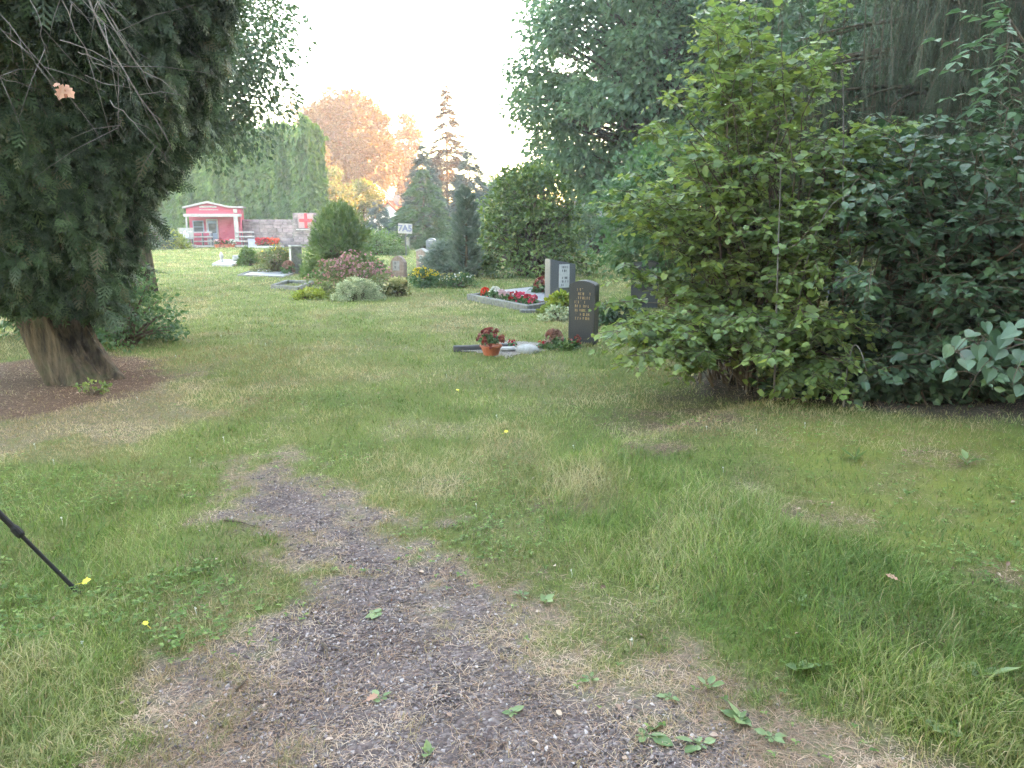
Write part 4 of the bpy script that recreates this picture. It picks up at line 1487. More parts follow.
# small pale pieces behind clipped hedge
p = gp(399, 250)
root = thing('grave_lantern', 'small white grave lantern standing behind the clipped hedge', 'lantern', p + np.array([.3, 1.5, 0]))
b = MB()
b.box((0, 0, .34), (.2, .2, .68), 0, .02)
b.build('body', M['lightstone'], root)
b = MB()
b.lathe([(0, .86), (.03, .84), (.19, .7), (.19, .68), (0, .68)], 4)
b.build('cap', M['greygranite'], root)
p = gp(393, 250)
root = thing('headstone', 'low brown headstone with a pale edge under the white sign', 'gravestone', p + np.array([.0, 1.5, 0]), -.1)
b = MB()
b.prism([(-.4, -.05), (.4, -.05), (.4, .52), (-.4, .60)], 0, .18, .02)
b.build('stone', M['brownstone'], root)
b = MB()
b.box((-.43, .08, .32), (.08, .2, .62), 0, .015)
b.build('side_post', M['lightstone'], root)
# stele left of yew
p = gp(296, 274)
root = thing('headstone', 'narrow pale stele with a white cap left of the yew', 'gravestone', p + np.array([0, .1, 0]), math.radians(38))
b = MB()
b.box((0, 0, .38), (.32, .16, .82), 0, .012)
b.build('stone', M['kerb'], root)
b = MB()
b.box((0, 0, .81), (.36, .2, .05), 0, .012)
b.build('cap', M['lightstone'], root)
b = MB()
b.box((-.168, 0, .36), (.02, .13, .76), 0, .004)
b.build('side_face', M['lightstone'], root)
# dark one in the shrub
p = gp(644, 309)
root = thing('headstone', 'dark grey headstone half hidden by the left twigs of the bright shrub', 'gravestone', p + np.array([.02, .15, 0]), math.radians(-12))
b = MB()
b.prism([(-.24, -.06), (.24, -.06), (.24, .80), (.1, .84), (-.24, .80)], 0, .2, .01)
b.build('stone', M['blackgranite'], root)
b = MB()
b.box((.02, -.006, .6), (.26, .02, .16), 0, .004)
b.build('plaque', M['slab'], root)
for px, py, lb, w_, h_ in ((700, 305, 'white topped headstone seen through the middle of the bright shrub', .6, .62), (765, 312, 'pale broad headstone deep behind the right half of the bright shrub', .7, .85),
                           (845, 300, 'small white headstone glimpsed behind the dark shrub', .5, .8)):
    p = gp(px, py)
    root = thing('headstone', lb, 'gravestone', p + np.array([0, .5, 0]), U(-.3, .3))
    b = MB()
    b.prism(arch_pts(w_, h_, .06), 0, .2, .012)
    b.build('stone', M['greygranite'], root)
    b = MB()
    b.box((0, .1, h_ + .01), (w_ * .8, .24, .05), 0, .01)
    b.build('cap', M['lightstone'], root)

# ------------------------------------------------------------------ sign 7A5 on a post
p = gp(406, 257)
root = thing('plot_sign', 'white plot sign lettered 7A5 on a thin post', 'sign', p, math.radians(-4))
s_ = p[1] / FPX
zc = 1.55 - (229 - 221) * s_
b = MB()
b.box((0, 0, zc), (14.2 * s_, .02, 9.6 * s_), 0, .004, tilt=(0, .05))
b.build('board', M['paint_white'], root)
b = MB()
b.box((0, .03, zc / 2), (.045, .04, zc), 0, .004)
b.build('post', M['darkwood'], root)
cu = bpy.data.curves.new('lettering', 'FONT')
cu.body = '7A5'
cu.size = 8.2 * s_
cu.align_x = 'CENTER'
cu.align_y = 'CENTER'
cu.extrude = .002
cu.offset = .012
fo = bpy.data.objects.new('lettering_source', cu)
COL.objects.link(fo)
dg = bpy.context.evaluated_depsgraph_get()
lm = bpy.data.meshes.new_from_object(fo.evaluated_get(dg))
bpy.data.objects.remove(fo)
lm.materials.clear()
lm.materials.append(solid('blue_grey_lettering', (.10, .11, .2), (.14, .15, .25), 9, .6))
lo_ = bpy.data.objects.new('lettering', lm)
COL.objects.link(lo_)
lo_.parent = root
lo_.location = (0, -.0135, zc)
lo_.rotation_euler = (PI / 2, .05, 0)


# ------------------------------------------------------------------ graves
def quad_frame(pts, w, h, mb, ch=.01):
    """kerb stones along a closed outline of world points; returns centre"""
    n = len(pts)
    for i in range(n):
        a, b_ = np.array(pts[i][:2]), np.array(pts[(i + 1) % n][:2])
        v = b_ - a
        L = np.linalg.norm(v)
        c = (a + b_) / 2
        mb.box((c[0], c[1], h / 2 - .02), (L - w * 1.02 if i % 2 else L + w * .98, w, h + .04), math.atan2(v[1], v[0]), ch, rnd=U(.2, .8))


def fill_poly(pts, z, mb):
    mb.add([(q[0], q[1], z) for q in pts], [[i for i in range(len(pts))]])


# grave of the grey headstone
c0, c1, c2, c3 = gp(470, 300), gp(528, 312), gp(582, 303), gp(534, 292)
ctr = (c0 + c2) / 2
rel = [q - ctr for q in (c0, c1, c2, c3)]
root = thing('grave_border', 'grave bed with grey stone kerbs and a flat slab before the grey headstone', 'grave', (ctr[0], ctr[1], 0))
b = MB()
quad_frame(rel, .10, .12, b)
b.build('kerb', M['kerb'], root)
b = MB()
fill_poly([q * .93 for q in rel], .055, b)
b.build('bed_soil', M['soil'], root)
b = MB()
m0, m1, m2, m3 = [rel[0] * .93 + (rel[3] - rel[0]) * .3, rel[1] * .93 + (rel[2] - rel[1]) * .25, rel[2] * .85 + (rel[1] - rel[2]) * .1, rel[3] * .85]
v = np.array([[q[0], q[1], zz] for zz in (.06, .14) for q in (m0, m1, m2, m3)])
b.add(v, [[4, 5, 6, 7], [0, 1, 5, 4], [1, 2, 6, 5], [2, 3, 7, 6], [3, 0, 4, 7]])
b.build('slab', M['slab'], root)
NOGRASS.append([ctr[:2] + q[:2] * 1.03 for q in rel])


def begonia(label, pos, mat, s=.14, group='begonias in the grave bed', name='begonia', n=26, leafm='hazel'):
    root = thing(name, label, 'flowers', pos, U(0, 6), group)
    f = MB()
    C = np.stack([U(-.5, .5, 7) * s, U(-.5, .5, 7) * s, U(.25, .55, 7) * s], 1)
    leaf_cloud(f, C, np.full(7, s * .4), 16, s * .42, LEAF_OVAL, np.array([0, 0, 0.]))
    f.build('foliage', M[leafm], root)
    f = MB()
    q = norm(rng.normal(size=(n, 3)) + np.array([0, 0, .8]))
    ps = np.array([0, 0, s * .55]) + q * s * np.array([.55, .55, .7])
    for k in range(5):
        f.inst(PETAL_CUP, basis(rng.normal(size=(n, 3)) + q, q, np.full(n, s * .25)), ps, U(0, 1, n))
    f.build('blossoms', M[mat], root)
    return root


rowc = [(478, 'scarlet', 'orange red begonia at the left end of the grave bed'), (487, 'white', 'white begonia second from the left in the grave bed'),
        (493, 'whitepink', 'pink and white begonia in the left half of the flower row'), (499, 'whitepink', 'rosy white begonia in the middle of the flower row'),
        (504, 'red', 'deep red begonia in the middle of the flower row'), (510, 'hotpink', 'large hot pink begonia in the right half of the flower row'),
        (515, 'red', 'small dark red begonia next to the right end of the flower row'), (520, 'hotpink', 'pink begonia at the right end of the flower row')]
for px, m_, lb in rowc:
    k = (px - 474) / 50
    q = c0 + (c1 - c0) * k + (c3 - c0) * .16
    begonia(lb, (q[0], q[1], .055), m_, U(.13, .17))
q = gp(543, 299)
begonia('dark red and pink flower clump left of the grey headstone', (q[0], q[1], .06), 'darkred', .27, 'flower clumps by the grey headstone', 'flower_clump', 40)
q = gp(556, 304)
begonia('faded pink flower clump at the foot of the grey headstone', (q[0], q[1], .06), 'brownpink', .2, 'flower clumps by the grey headstone', 'flower_clump', 30)
q = gp(563, 316)
bush('hosta_plant', 'yellow green hosta left of the black headstone', q + np.array([0, .3, 0]), .28, .22, .3, M['yellowg'], 20, 22, .10, LEAF_BROAD, seed=31, cat='plant')
q = gp(558, 322)
bush('lambs_ear', 'silvery white leaved plant left of the black headstone', q + np.array([0, .15, 0]), .24, .16, .2, M['varieg'], 18, 22, .06, LEAF_OVAL, seed=32, cat='plant')
q = gp(618, 330)
bush('hydrangea', 'pale flowering low bush right of the black headstone', q + np.array([.05, .3, 0]), .36, .3, .34, M['darkshrub'], 26, 34, .07, LEAF_OVAL, flowers=[(M['paleyel'], 40, .07, .6, 'blossoms')], seed=33, cat='shrub')
q = gp(540, 313)
root = thing('stepping_stone', 'flat pale stone edging at the right end of the grave bed', 'stone', (q[0], q[1], 0), .5)
b = MB()
b.box((0, 0, .02), (.7, .08, .09), -.35, .015)
b.build('edging', M['kerb'], root)

# grave of the black headstone
c0, c1, c2, c3 = gp(447, 352), gp(505, 361), gp(575, 347), gp(510, 341)
ctr = (c0 + c2) / 2
rel = [q - ctr for q in (c0, c1, c2, c3)]
root = thing('grave_border', 'sunken grave bed of pale gravel before the black headstone', 'grave', (ctr[0], ctr[1], 0))
b = MB()
out_ = []
for i in range(4):
    for k in range(12):
        t_ = k / 12
        q_ = rel[i] * (1 - t_) + rel[(i + 1) % 4] * t_
        out_.append(q_ * (.94 - .22 * U(0, 1) ** 2 * (i in (1, 2, 0))))
fill_poly(out_, .02, b)
b.build('gravel_fill', M['pebble'], root)
b = MB()
a, e = rel[0][:2] * .9 + rel[1][:2] * .02, rel[0][:2] * .35 + rel[2][:2] * .28
v = e - a
b.box(((a + e)[0] / 2, (a + e)[1] / 2, .035), (np.linalg.norm(v), .07, .08), math.atan2(v[1], v[0]), .01)
b.build('kerb', M['darkwood'], root)
NOGRASS.append([ctr[:2] + q[:2] * .8 for q in rel])
q = gp(491, 357)
root = flower_pot('terracotta bowl of dark red flowers on the gravel grave', (q[0], q[1] + .03, .02), M['terracotta'], M['darkred'], .12, name='flower_bowl', h=.115)
q = gp(529, 355)
root = thing('white_stone', 'rounded white stone on the gravel grave right of the flower bowl', 'stone', (q[0] - .02, q[1] + .1, .0))
bm = bmesh.new()
bmesh.ops.create_icosphere(bm, subdivisions=3, radius=1)
for v in bm.verts:
    k = 1 + .15 * (float(fbm(np.array([v.co.x * 1.7]), np.array([v.co.y * 1.7 + v.co.z]), 6, 2)[0]) - .5)
    v.co = Vector((v.co.x * .14 * k, v.co.y * .12 * k, v.co.z * .08 * k + .035))
b = MB()
b.bm(bm)
b.build('stone_body', M['lightstone'], root, smooth=True)
q = gp(508, 354)
root = thing('white_stone', 'small flat white stone between the flower bowl and the rounded stone', 'stone', (q[0], q[1] + .12, .0))
b = MB()
b.box((0, 0, .04), (.2, .13, .05), .2, .02)
b.build('stone_body', M['lightstone'], root)
for px, py, m_, lb in ((512, 348, 'red', 'tiny red flower behind the small flat white stone'), (541, 350, 'red', 'small red flower right of the rounded white stone'), (548, 349, 'whitepink', 'pale pink flower tuft at the right end of the gravel grave')):
    q = gp(px, py)
    begonia(lb, (q[0], q[1], .01), m_, .075, 'small flowers on the gravel grave', 'small_flower', 10)
q = gp(554, 350)
begonia('dry buff flower heads left of the black headstone', (q[0], q[1] + .12, .0), 'brownpink', .17, None, 'dry_hydrangea', 34)
q = gp(574, 349)
begonia('reddish plant at the foot of the black headstone', (q[0], q[1], 0.0), 'darkred', .13, None, 'sedum', 16)
q = gp(560, 351)
bush('heath_tuft', 'low green tuft at the foot of the black headstone', q, .2, .08, .08, M['yew'], 12, 24, .04, clump=.05, seed=34, cat='plant')

# small far graves on the left
c0, c1, c2, c3 = gp(273, 288), gp(298, 290), gp(312, 284), gp(287, 283)
ctr = (c0 + c2) / 2
root = thing('grave_border', 'low dark stone kerb with grass inside left of the lime green plant', 'grave', (ctr[0], ctr[1], 0))
b = MB()
quad_frame([q - ctr for q in (c0, c1, c2, c3)], .08, .08, b)
b.build('kerb', M['kerb'], root)
c0, c1, c2, c3 = gp(239, 276), gp(283, 278), gp(300, 272), gp(258, 270)
ctr = (c0 + c2) / 2
root = thing('grave_border', 'flat grey grave edging before the yellow topped bush', 'grave', (ctr[0], ctr[1], 0))
b = MB()
quad_frame([q - ctr for q in (c0, c1, c2, c3)], .07, .05, b)
b.build('kerb', M['kerb'], root)
b = MB()
fill_poly([(q - ctr) * .9 for q in (c0, c1, c2, c3)], .03, b)
b.build('slab', M['slab'], root)
q = gp(290, 274)
begonia('salmon pink flowers at the foot of the pale stele', (q[0] - .0, q[1] - .1, .03), 'brownpink', .26, None, 'geranium', 50)
c0, c1, c2, c3 = gp(212, 266), gp(232, 267), gp(241, 262), gp(222, 261)
ctr = (c0 + c2) / 2
root = thing('grave_slab', 'flat white grave slab on the lawn left of the boxwood ball', 'grave', (ctr[0], ctr[1], 0))
b = MB()
fill_poly([(q - ctr) for q in (c0, c1, c2, c3)], .075, b)
r_ = [(q - ctr) for q in (c0, c1, c2, c3)]
for i in range(4):
    a, e = r_[i], r_[(i + 1) % 4]
    b.add([(a[0], a[1], -.02), (e[0], e[1], -.02), (e[0], e[1], .075), (a[0], a[1], .075)], [[0, 1, 2, 3]])
b.build('slab', M['greygranite'], root)
q = gp(222, 264)
root = thing('stone_urn', 'small white stone urn on the flat grave slab', 'urn', (q[0], q[1], .075))
b = MB()
b.lathe([(0, 0), (.07, 0), (.07, .03), (.03, .07), (.045, .12), (.075, .2), (.06, .27), (.02, .36), (0, .36)], 14)
b.build('vessel', M['lightstone'], root, smooth=True)
q = gp(237, 263)
root = thing('white_stone', 'white block at the right end of the flat grave slab', 'stone', (q[0], q[1], .075), .3)
b = MB()
b.box((0, 0, .11), (.3, .16, .22), 0, .04)
b.build('stone_body', M['lightstone'], root)

# ------------------------------------------------------------------ right: the bright near shrub
S0 = np.array([2.45, 7.3, 0.0])
root = thing('bright_shrub', 'large arching bright green shrub with lobed leaves at the right', 'shrub', S0)


def px_tips(boxes):
    out = []
    for (x0, x1, y0, y1, d0, d1, n) in boxes:
        for _ in range(n):
            out.append(at(U(x0, x1), U(y0, y1), U(d0, d1)))
    return np.array(out)


tips = px_tips([(655, 720, 130, 235, 6.9, 8.4, 15), (672, 710, 235, 300, 6.7, 7.8, 8), (690, 800, 60, 150, 6.8, 8.6, 18),
                (680, 790, 120, 230, 6.3, 8.2, 24), (710, 820, 220, 320, 6.0, 7.6, 24), (735, 860, 310, 370, 5.9, 6.8, 18), (770, 880, 130, 260, 6.2, 7.8, 20)])
bs = S0 + np.stack([rng.normal(size=len(tips)) * .26, rng.normal(size=len(tips)) * .2, np.zeros(len(tips)) - .03], 1)
leafy_stems(root, bs - S0, tips - S0, M['shrub'], LEAF_CURRANT, leaf=.08, twigs=15, leaves=8, twig_len=(.14, .42), stem_r=.013, arch=.14, t0=.3)
tips = px_tips([(598, 680, 170, 225, 6.9, 8.0, 11), (592, 660, 215, 285, 6.6, 7.6, 8), (618, 700, 300, 362, 6.1, 7.0, 13), (740, 845, 0, 70, 6.6, 8.0, 13), (606, 700, 325, 372, 5.7, 6.5, 14), (640, 740, 70, 130, 7.0, 8.2, 9), (690, 775, -5, 70, 7.0, 8.4, 14), (830, 935, 110, 220, 6.6, 7.6, 14), (760, 870, 345, 392, 5.5, 6.2, 9)])
bs = S0 + np.stack([rng.normal(size=len(tips)) * .24, rng.normal(size=len(tips)) * .2, np.zeros(len(tips)) - .03], 1)
leafy_stems(root, bs - S0, tips - S0, M['shrub'], LEAF_CURRANT, leaf=.075, twigs=13, leaves=7, twig_len=(.1, .34), stem_r=.009, arch=.17, t0=.45, plane=.2, name=('outer_foliage', 'outer_stems'))

# the darker shrub to its right, larger and in shade
S1 = np.array([3.95, 6.9, 0.0])
root = thing('dark_shrub', 'dense shaded dark green shrub at the right edge', 'shrub', S1)
tips = px_tips([(880, 1050, 95, 170, 6.2, 8.0, 24), (850, 1000, 150, 260, 6.0, 8.0, 50), (860, 1040, 250, 330, 5.7, 7.4, 46), (880, 1060, 330, 400, 5.5, 7.0, 36), (990, 1180, 90, 400, 5.6, 8.0, 60), (830, 900, 290, 390, 6.2, 7.0, 20)])
rng.shuffle(tips)
bs = S1 + np.stack([rng.normal(size=len(tips)) * .45, rng.normal(size=len(tips)) * .3, np.zeros(len(tips)) - .03], 1)
k = len(tips) // 2
leafy_stems(root, bs[k:] - S1, tips[k:] - S1, M['darkshrub'], LEAF_CURRANT, leaf=.085, twigs=14, leaves=8, twig_len=(.15, .45), stem_r=.013, arch=.12, t0=.2, name=('lobed_foliage', 'lobed_stems'))
bs, tips = bs[:k], tips[:k]
leafy_stems(root, bs - S1, tips - S1, M['darkshrub'], LEAF_OVAL, leaf=.10, twigs=14, leaves=8, twig_len=(.15, .45), stem_r=.014, arch=.12, t0=.2)
# nettle-like low cover at its foot
p = gp(930, 412)
bush('low_undergrowth', 'knee high shaded undergrowth along the foot of the dark shrub', p + np.array([.25, .35, 0]), 1.5, .35, .4, M['darkshrub'], 60, 34, .085, LEAF_HEART, clump=.16, seed=51)

# spruce with hanging twigs behind
p = at(930, 221, 9.6)
SP0 = np.array([p[0], 9.6, 0])
root = thing('weeping_spruce', 'dark spruce with curtains of hanging twigs behind the right hand shrubs', 'conifer', SP0)
w = MB()
q = np.linspace(0, 1, 8)
w.tubes(np.stack([.05 * np.sin(q * 6), .04 * np.cos(q * 5), q * 11 - .05], 1), .24 * (1.05 - q) + .1 * np.exp(-q * 20), 12)
nb = 116
zb = np.concatenate([U(1.9, 5.2, 60), U(5, 10.5, 30), U(2.8, 5.6, 26)])
az = np.concatenate([U(PI * .75, PI * 2.25, 60), U(0, 2 * PI, 30), U(3.8, 4.75, 26)])
L = np.interp(zb, [1.5, 3.5, 5, 10.5], [1.7, 2.3, 2.1, .4]) * U(.6, 1.1, nb)
A = np.stack([0 * zb, 0 * zb, zb], 1)
Cc = A + np.stack([L * np.cos(az), L * np.sin(az), -.12 * L], 1)
B = A * .5 + Cc * .5 + np.array([0, 0, .25]) * (L / 2)[:, None]
w.tubes(bez(A, B, Cc, 6), .032 * np.linspace(1, .2, 6)[None] * np.ones((nb, 1)), 5)
w.build('trunk', M['bark'], root, smooth=True)
nA, per = 1250, 18
pk = rng.choice(nb, nA, p=L / L.sum())
s = .06 + .96 * U(0, 1, nA) ** .8
anc = A[pk] * ((1 - s) ** 2)[:, None] + B[pk] * (2 * s * (1 - s))[:, None] + Cc[pk] * (s * s)[:, None]
anc = anc + rng.normal(size=(nA, 3)) * np.array([.12, .12, .02])
ln = U(.35, 1.15, nA)
end = anc + np.array([0, 0, -1.]) * ln[:, None] + rng.normal(size=(nA, 3)) * np.array([.09, .09, 0])
w = MB()
w.tubes(bez(anc, (anc + end) / 2 + rng.normal(size=(nA, 3)) * .03, end, 4), np.full((nA, 4), .004), 4)
w.build('hanging_stems', M['twig'], root)
ai = np.repeat(np.arange(nA), per)
t = np.tile((np.arange(per) + .3) / per, nA)
pos = anc[ai] * (1 - t)[:, None] + end[ai] * t[:, None]
n = len(ai)
d = np.array([0, 0, -1.]) + rng.normal(size=(n, 3)) * np.array([.32, .32, .1])
f = MB()
f.inst(HANG, basis(d, rng.normal(size=(n, 3)) + np.array([0, -.4, 0.]), U(.12, .34, n)), pos, np.clip(U(0, .6, nA)[ai] + U(-.1, .4, n), 0, 1))
f.build('crown', M['sprucedark'], root)

# dark yew mass behind the shrubs which closes the view below the spruce
tree('holly_tree', 'dark dense tree closing the view behind the spruce at the right edge', (SP0[0] + 2.6, 10.8, 0), 5.5, .1, 2.6, M['darkdecid'], 150, 110, .12, .6, seed=61, trunk_r=.14, tpl=LEAF_OVAL)
tree('holly_tree', 'dark bushy tree between the spruce and the bright shrub', (at(815, 221, 10.5)[0], 10.6, 0), 4.3, .9, 1.15, M['darkdecid'], 70, 90, .11, .5, seed=62, trunk_r=.09, tpl=LEAF_OVAL)

# ash sapling with pinnate leaves, upper right
p0 = np.array([4.35, 6.3, 0])
root = thing('ash_sapling', 'ash sapling with pinnate leaves reaching in at the upper right', 'sapling', p0)
w, lf = MB(), MB()
stem = bez(np.array([[0, 0, 0.]]), np.array([[.1, -.2, 2.2]]), np.array([at(1010, 20, 5.9) - p0]), 10)
w.tubes(stem, np.linspace(.022, .008, 10)[None], 7)
lv = [((1010, 60), (935, 40), 5.8), ((1012, 85), (930, 70), 5.8), ((1010, 40), (960, 12), 5.9), ((1015, 95), (950, 98), 5.7), ((1020, 60), (1050, 30), 5.8), ((1010, 30), (985, -10), 6.0), ((1010, 70), (1040, 100), 5.6),
      ((985, 50), (955, 62), 5.6), ((1000, 90), (975, 108), 5.7), ((1005, 55), (1000, 20), 5.7), ((1000, 75), (1015, 112), 5.6), ((1012, 65), (990, 78), 5.5)]
for (a_, b_, Y) in lv:
    a0, b0 = at(*a_, Y) - p0, at(*b_, Y - .15) - p0
    c = stem[0][np.argmin(np.linalg.norm(stem[0] - a0, axis=1))]
    R_ = bez(c[None], (a0 + [0, 0, .08])[None], b0[None], 9)
    w.tubes(R_, np.linspace(.005, .002, 9)[None], 4)
    for k in range(3, 9):
        tdir = norm(R_[0, k] - R_[0, k - 1])
        sd = norm(np.cross(tdir, [0, 0, 1.]))
        for sg in (-1, 1):
            dd = (sd * sg * .9 + tdir * .5 + np.array([0, 0, -.15]) + rng.normal(size=3) * .1)[None]
            lf.inst(LEAF_OVAL, basis(dd, np.array([[0, 0, 1.]]) + rng.normal(size=(1, 3)) * .25, np.array([U(.075, .105)])), R_[0, k][None], U(0, 1, 1))
    lf.inst(LEAF_OVAL, basis(norm(R_[0, -1] - R_[0, -2])[None], np.array([[0, 0, 1.]]), np.array([.1])), R_[0, -1][None], U(0, 1, 1))
w.build('stems', M['twig'], root, smooth=True)
lf.build('foliage', M['ash'], root)

# the near heart-leaved branch
p0 = np.array([3.9, 5.0, 0])
root = thing('heart_leaf_sapling', 'sapling branch of large pale heart shaped leaves at the right edge', 'sapling', p0)
w, lf = MB(), MB()
stem = bez(np.array([[0, 0, 0.]]), np.array([at(1075, 300, 4.9) - p0]), np.array([at(955, 352, 4.55) - p0]), 12)
st2 = bez(stem[0][7][None], np.array([at(985, 350, 4.5) - p0]), np.array([at(972, 385, 4.45) - p0]), 8)
st3 = bez(stem[0][6][None], np.array([at(1020, 350, 4.5) - p0]), np.array([at(1012, 385, 4.4) - p0]), 8)
w.tubes(stem, np.linspace(.02, .004, 12)[None], 7)
w.tubes(st2, np.linspace(.004, .002, 8)[None], 5)
w.tubes(st3, np.linspace(.004, .002, 8)[None], 5)
hl = [(952, 346, 1), (962, 338, 1.1), (973, 352, 1.3), (975, 332, 1.1), (985, 342, 1.2), (993, 330, 1.2), (1000, 348, 1.3), (1008, 336, 1.1), (1018, 330, 1.2), (1022, 350, 1.2), (990, 360, 1.1), (965, 360, 1.2),
      (1035, 340, 1.2), (955, 372, 1.0), (990, 368, 1.1), (970, 388, .9), (1015, 368, 1.1), (1024, 386, 1.1), (1040, 375, 1.1), (1006, 322, 1), (1030, 322, 1.1), (985, 322, .9), (1050, 350, 1.2), (978, 345, 1.1)]
for (hx, hy, k) in hl:
    pt = at(hx, hy, U(4.4, 4.65)) - p0
    allp = np.concatenate([stem[0], st2[0], st3[0]])
    j = np.argmin(np.linalg.norm(allp - pt, axis=1))
    dd = norm(np.array([U(-.9, .2), U(-.7, .1), U(-.6, -.15)]))
    w.tubes(np.stack([allp[j], (allp[j] + pt) / 2 + [0, 0, .015], pt])[None], np.array([[.0025, .002, .0015]]), 4)
    lf.inst(LEAF_HEART, basis(dd[None], np.array([[U(-.3, .3), -.35, 1.]]), np.array([.088 * k])), pt[None], U(0, 1, 1))
w.build('stems', M['twig'], root, smooth=True)
lf.build('foliage', M['heart'], root)

# thin pale upright shoots in the shrubs (bare canes)
root = thing('bare_cane', 'pale leafless cane arching inside the right hand shrubs', 'branch', (2.9, 6.4, 0))
w = MB()
o = np.array([2.9, 6.4, 0])
cn = [((775, 392), (778, 250), (781, 165), 6.3), ((845, 395), (850, 300), (867, 372), 6.0), ((840, 390), (846, 100), (842, 70), 6.8), ((790, 392), (800, 200), (850, 195), 6.4)]
for (a_, b_, c_, Y) in cn:
    a0 = at(a_[0], a_[1], Y)
    a0[2] = 0
    w.tubes(bez((a0 - o)[None], (at(*b_, Y) - o)[None], (at(*c_, Y - .2) - o)[None], 12), np.linspace(.011, .003, 12)[None], 5)
w.build('canes', M['greytwig'], root, smooth=True)

# ------------------------------------------------------------------ unseen tree row added at the right to keep low sun off the clearing
sun_blockers = [(15, -4, 13), (15.5, 3, 14), (16, 10, 14), (17, 17, 14), (17.5, 24, 14), (18.5, 31, 14), (20, 38, 14), (21, 45, 16), (22, 52, 17), (22.5, 58, 17), (23, 65, 17), (24, 72, 16)]
where = ('abreast of the viewer', 'beside the ash sapling', 'beside the weeping spruce', 'behind the dark holly', 'beyond the sycamore', 'level with the huge linden',
         'beyond the huge linden', 'level with the red hut', 'beyond the red hut', 'level with the garden shed', 'just short of the last one', 'and the furthest of its row')
for i, (x, y, h_) in enumerate(sun_blockers):
    tree('sun_blocker_tree', 'unseen tree added outside the right edge to block the low sun, ' + where[i], (x, y, 0), h_, .3, 5.4, M['darkdecid'], 210, 110, .5, 1.6, seed=70 + i, trunk_r=.35,
         group='added sun blockers along the right edge')
for i, (x, y, h_, wh) in enumerate(((-11, -7, 13, 'to the left'), (-2.5, -10, 14, 'straight behind'), (7, -9, 13, 'to the right'))):  # trees added out of view to darken surfaces that face the camera
    tree('sky_blocker_tree', 'unseen tree added behind the viewer to cut the sky light, ' + wh, (x, y, 0), h_, .8, 5.6, M['darkdecid'], 130, 80, .4, 1.6, seed=90 + i, trunk_r=.35, group='added sky blockers behind the viewer')

# ------------------------------------------------------------------ tripod leg at lower left
tipp = gp(79, 592)
up = at(0, 514, tipp[1] - .02)
dirv = norm(up - tipp)
apex = tipp + dirv * 1.25
root = thing('camera_tripod', 'black tripod whose thin leg reaches into the grass at lower left', 'tripod', (apex[0], apex[1], 0))
o = np.array([apex[0], apex[1], 0])
for k, a in enumerate((0, 2.1, 4.2)):
    h0 = tipp - apex
    ca, sa = math.cos(a), math.sin(a)
    foot = apex + np.array([h0[0] * ca - h0[1] * sa, h0[0] * sa + h0[1] * ca, h0[2]])
    ax = apex - foot
    b = MB()
    pt = lambda s_: foot + ax * s_ - o
    b.tubes(np.stack([pt(.03), pt(.29)])[None], np.array([[.0085, .0085]]), 10)
    b.tubes(np.stack([pt(.28), pt(1.0)])[None], np.array([[.0122, .0122]]), 10)
    lg = b.build('leg', M['black'], root, smooth=False)
    b = MB()
    b.tubes(np.stack([pt(.265), pt(.275), pt(.30), pt(.31)])[None], np.array([[.013, .0175, .0175, .013]]), 12)
    b.build('leg_clamp', M['black'], lg)
    b = MB()
    b.tubes(np.stack([pt(-.01), pt(.0), pt(.035)])[None], np.array([[.004, .011, .011]]), 10)
    b.build('foot', M['black'], lg)
b = MB()
b.lathe([(0, -.05), (.035, -.05), (.045, -.02), (.045, .03), (.03, .05), (.02, .12), (0, .12)], 16, c=(0, 0, apex[2]))
b.build('hub', M['black'], root)
b = MB()
b.box((0, 0, apex[2] + .14), (.09, .07, .03), 0, .006)
b.build('head_plate', M['black'], root)

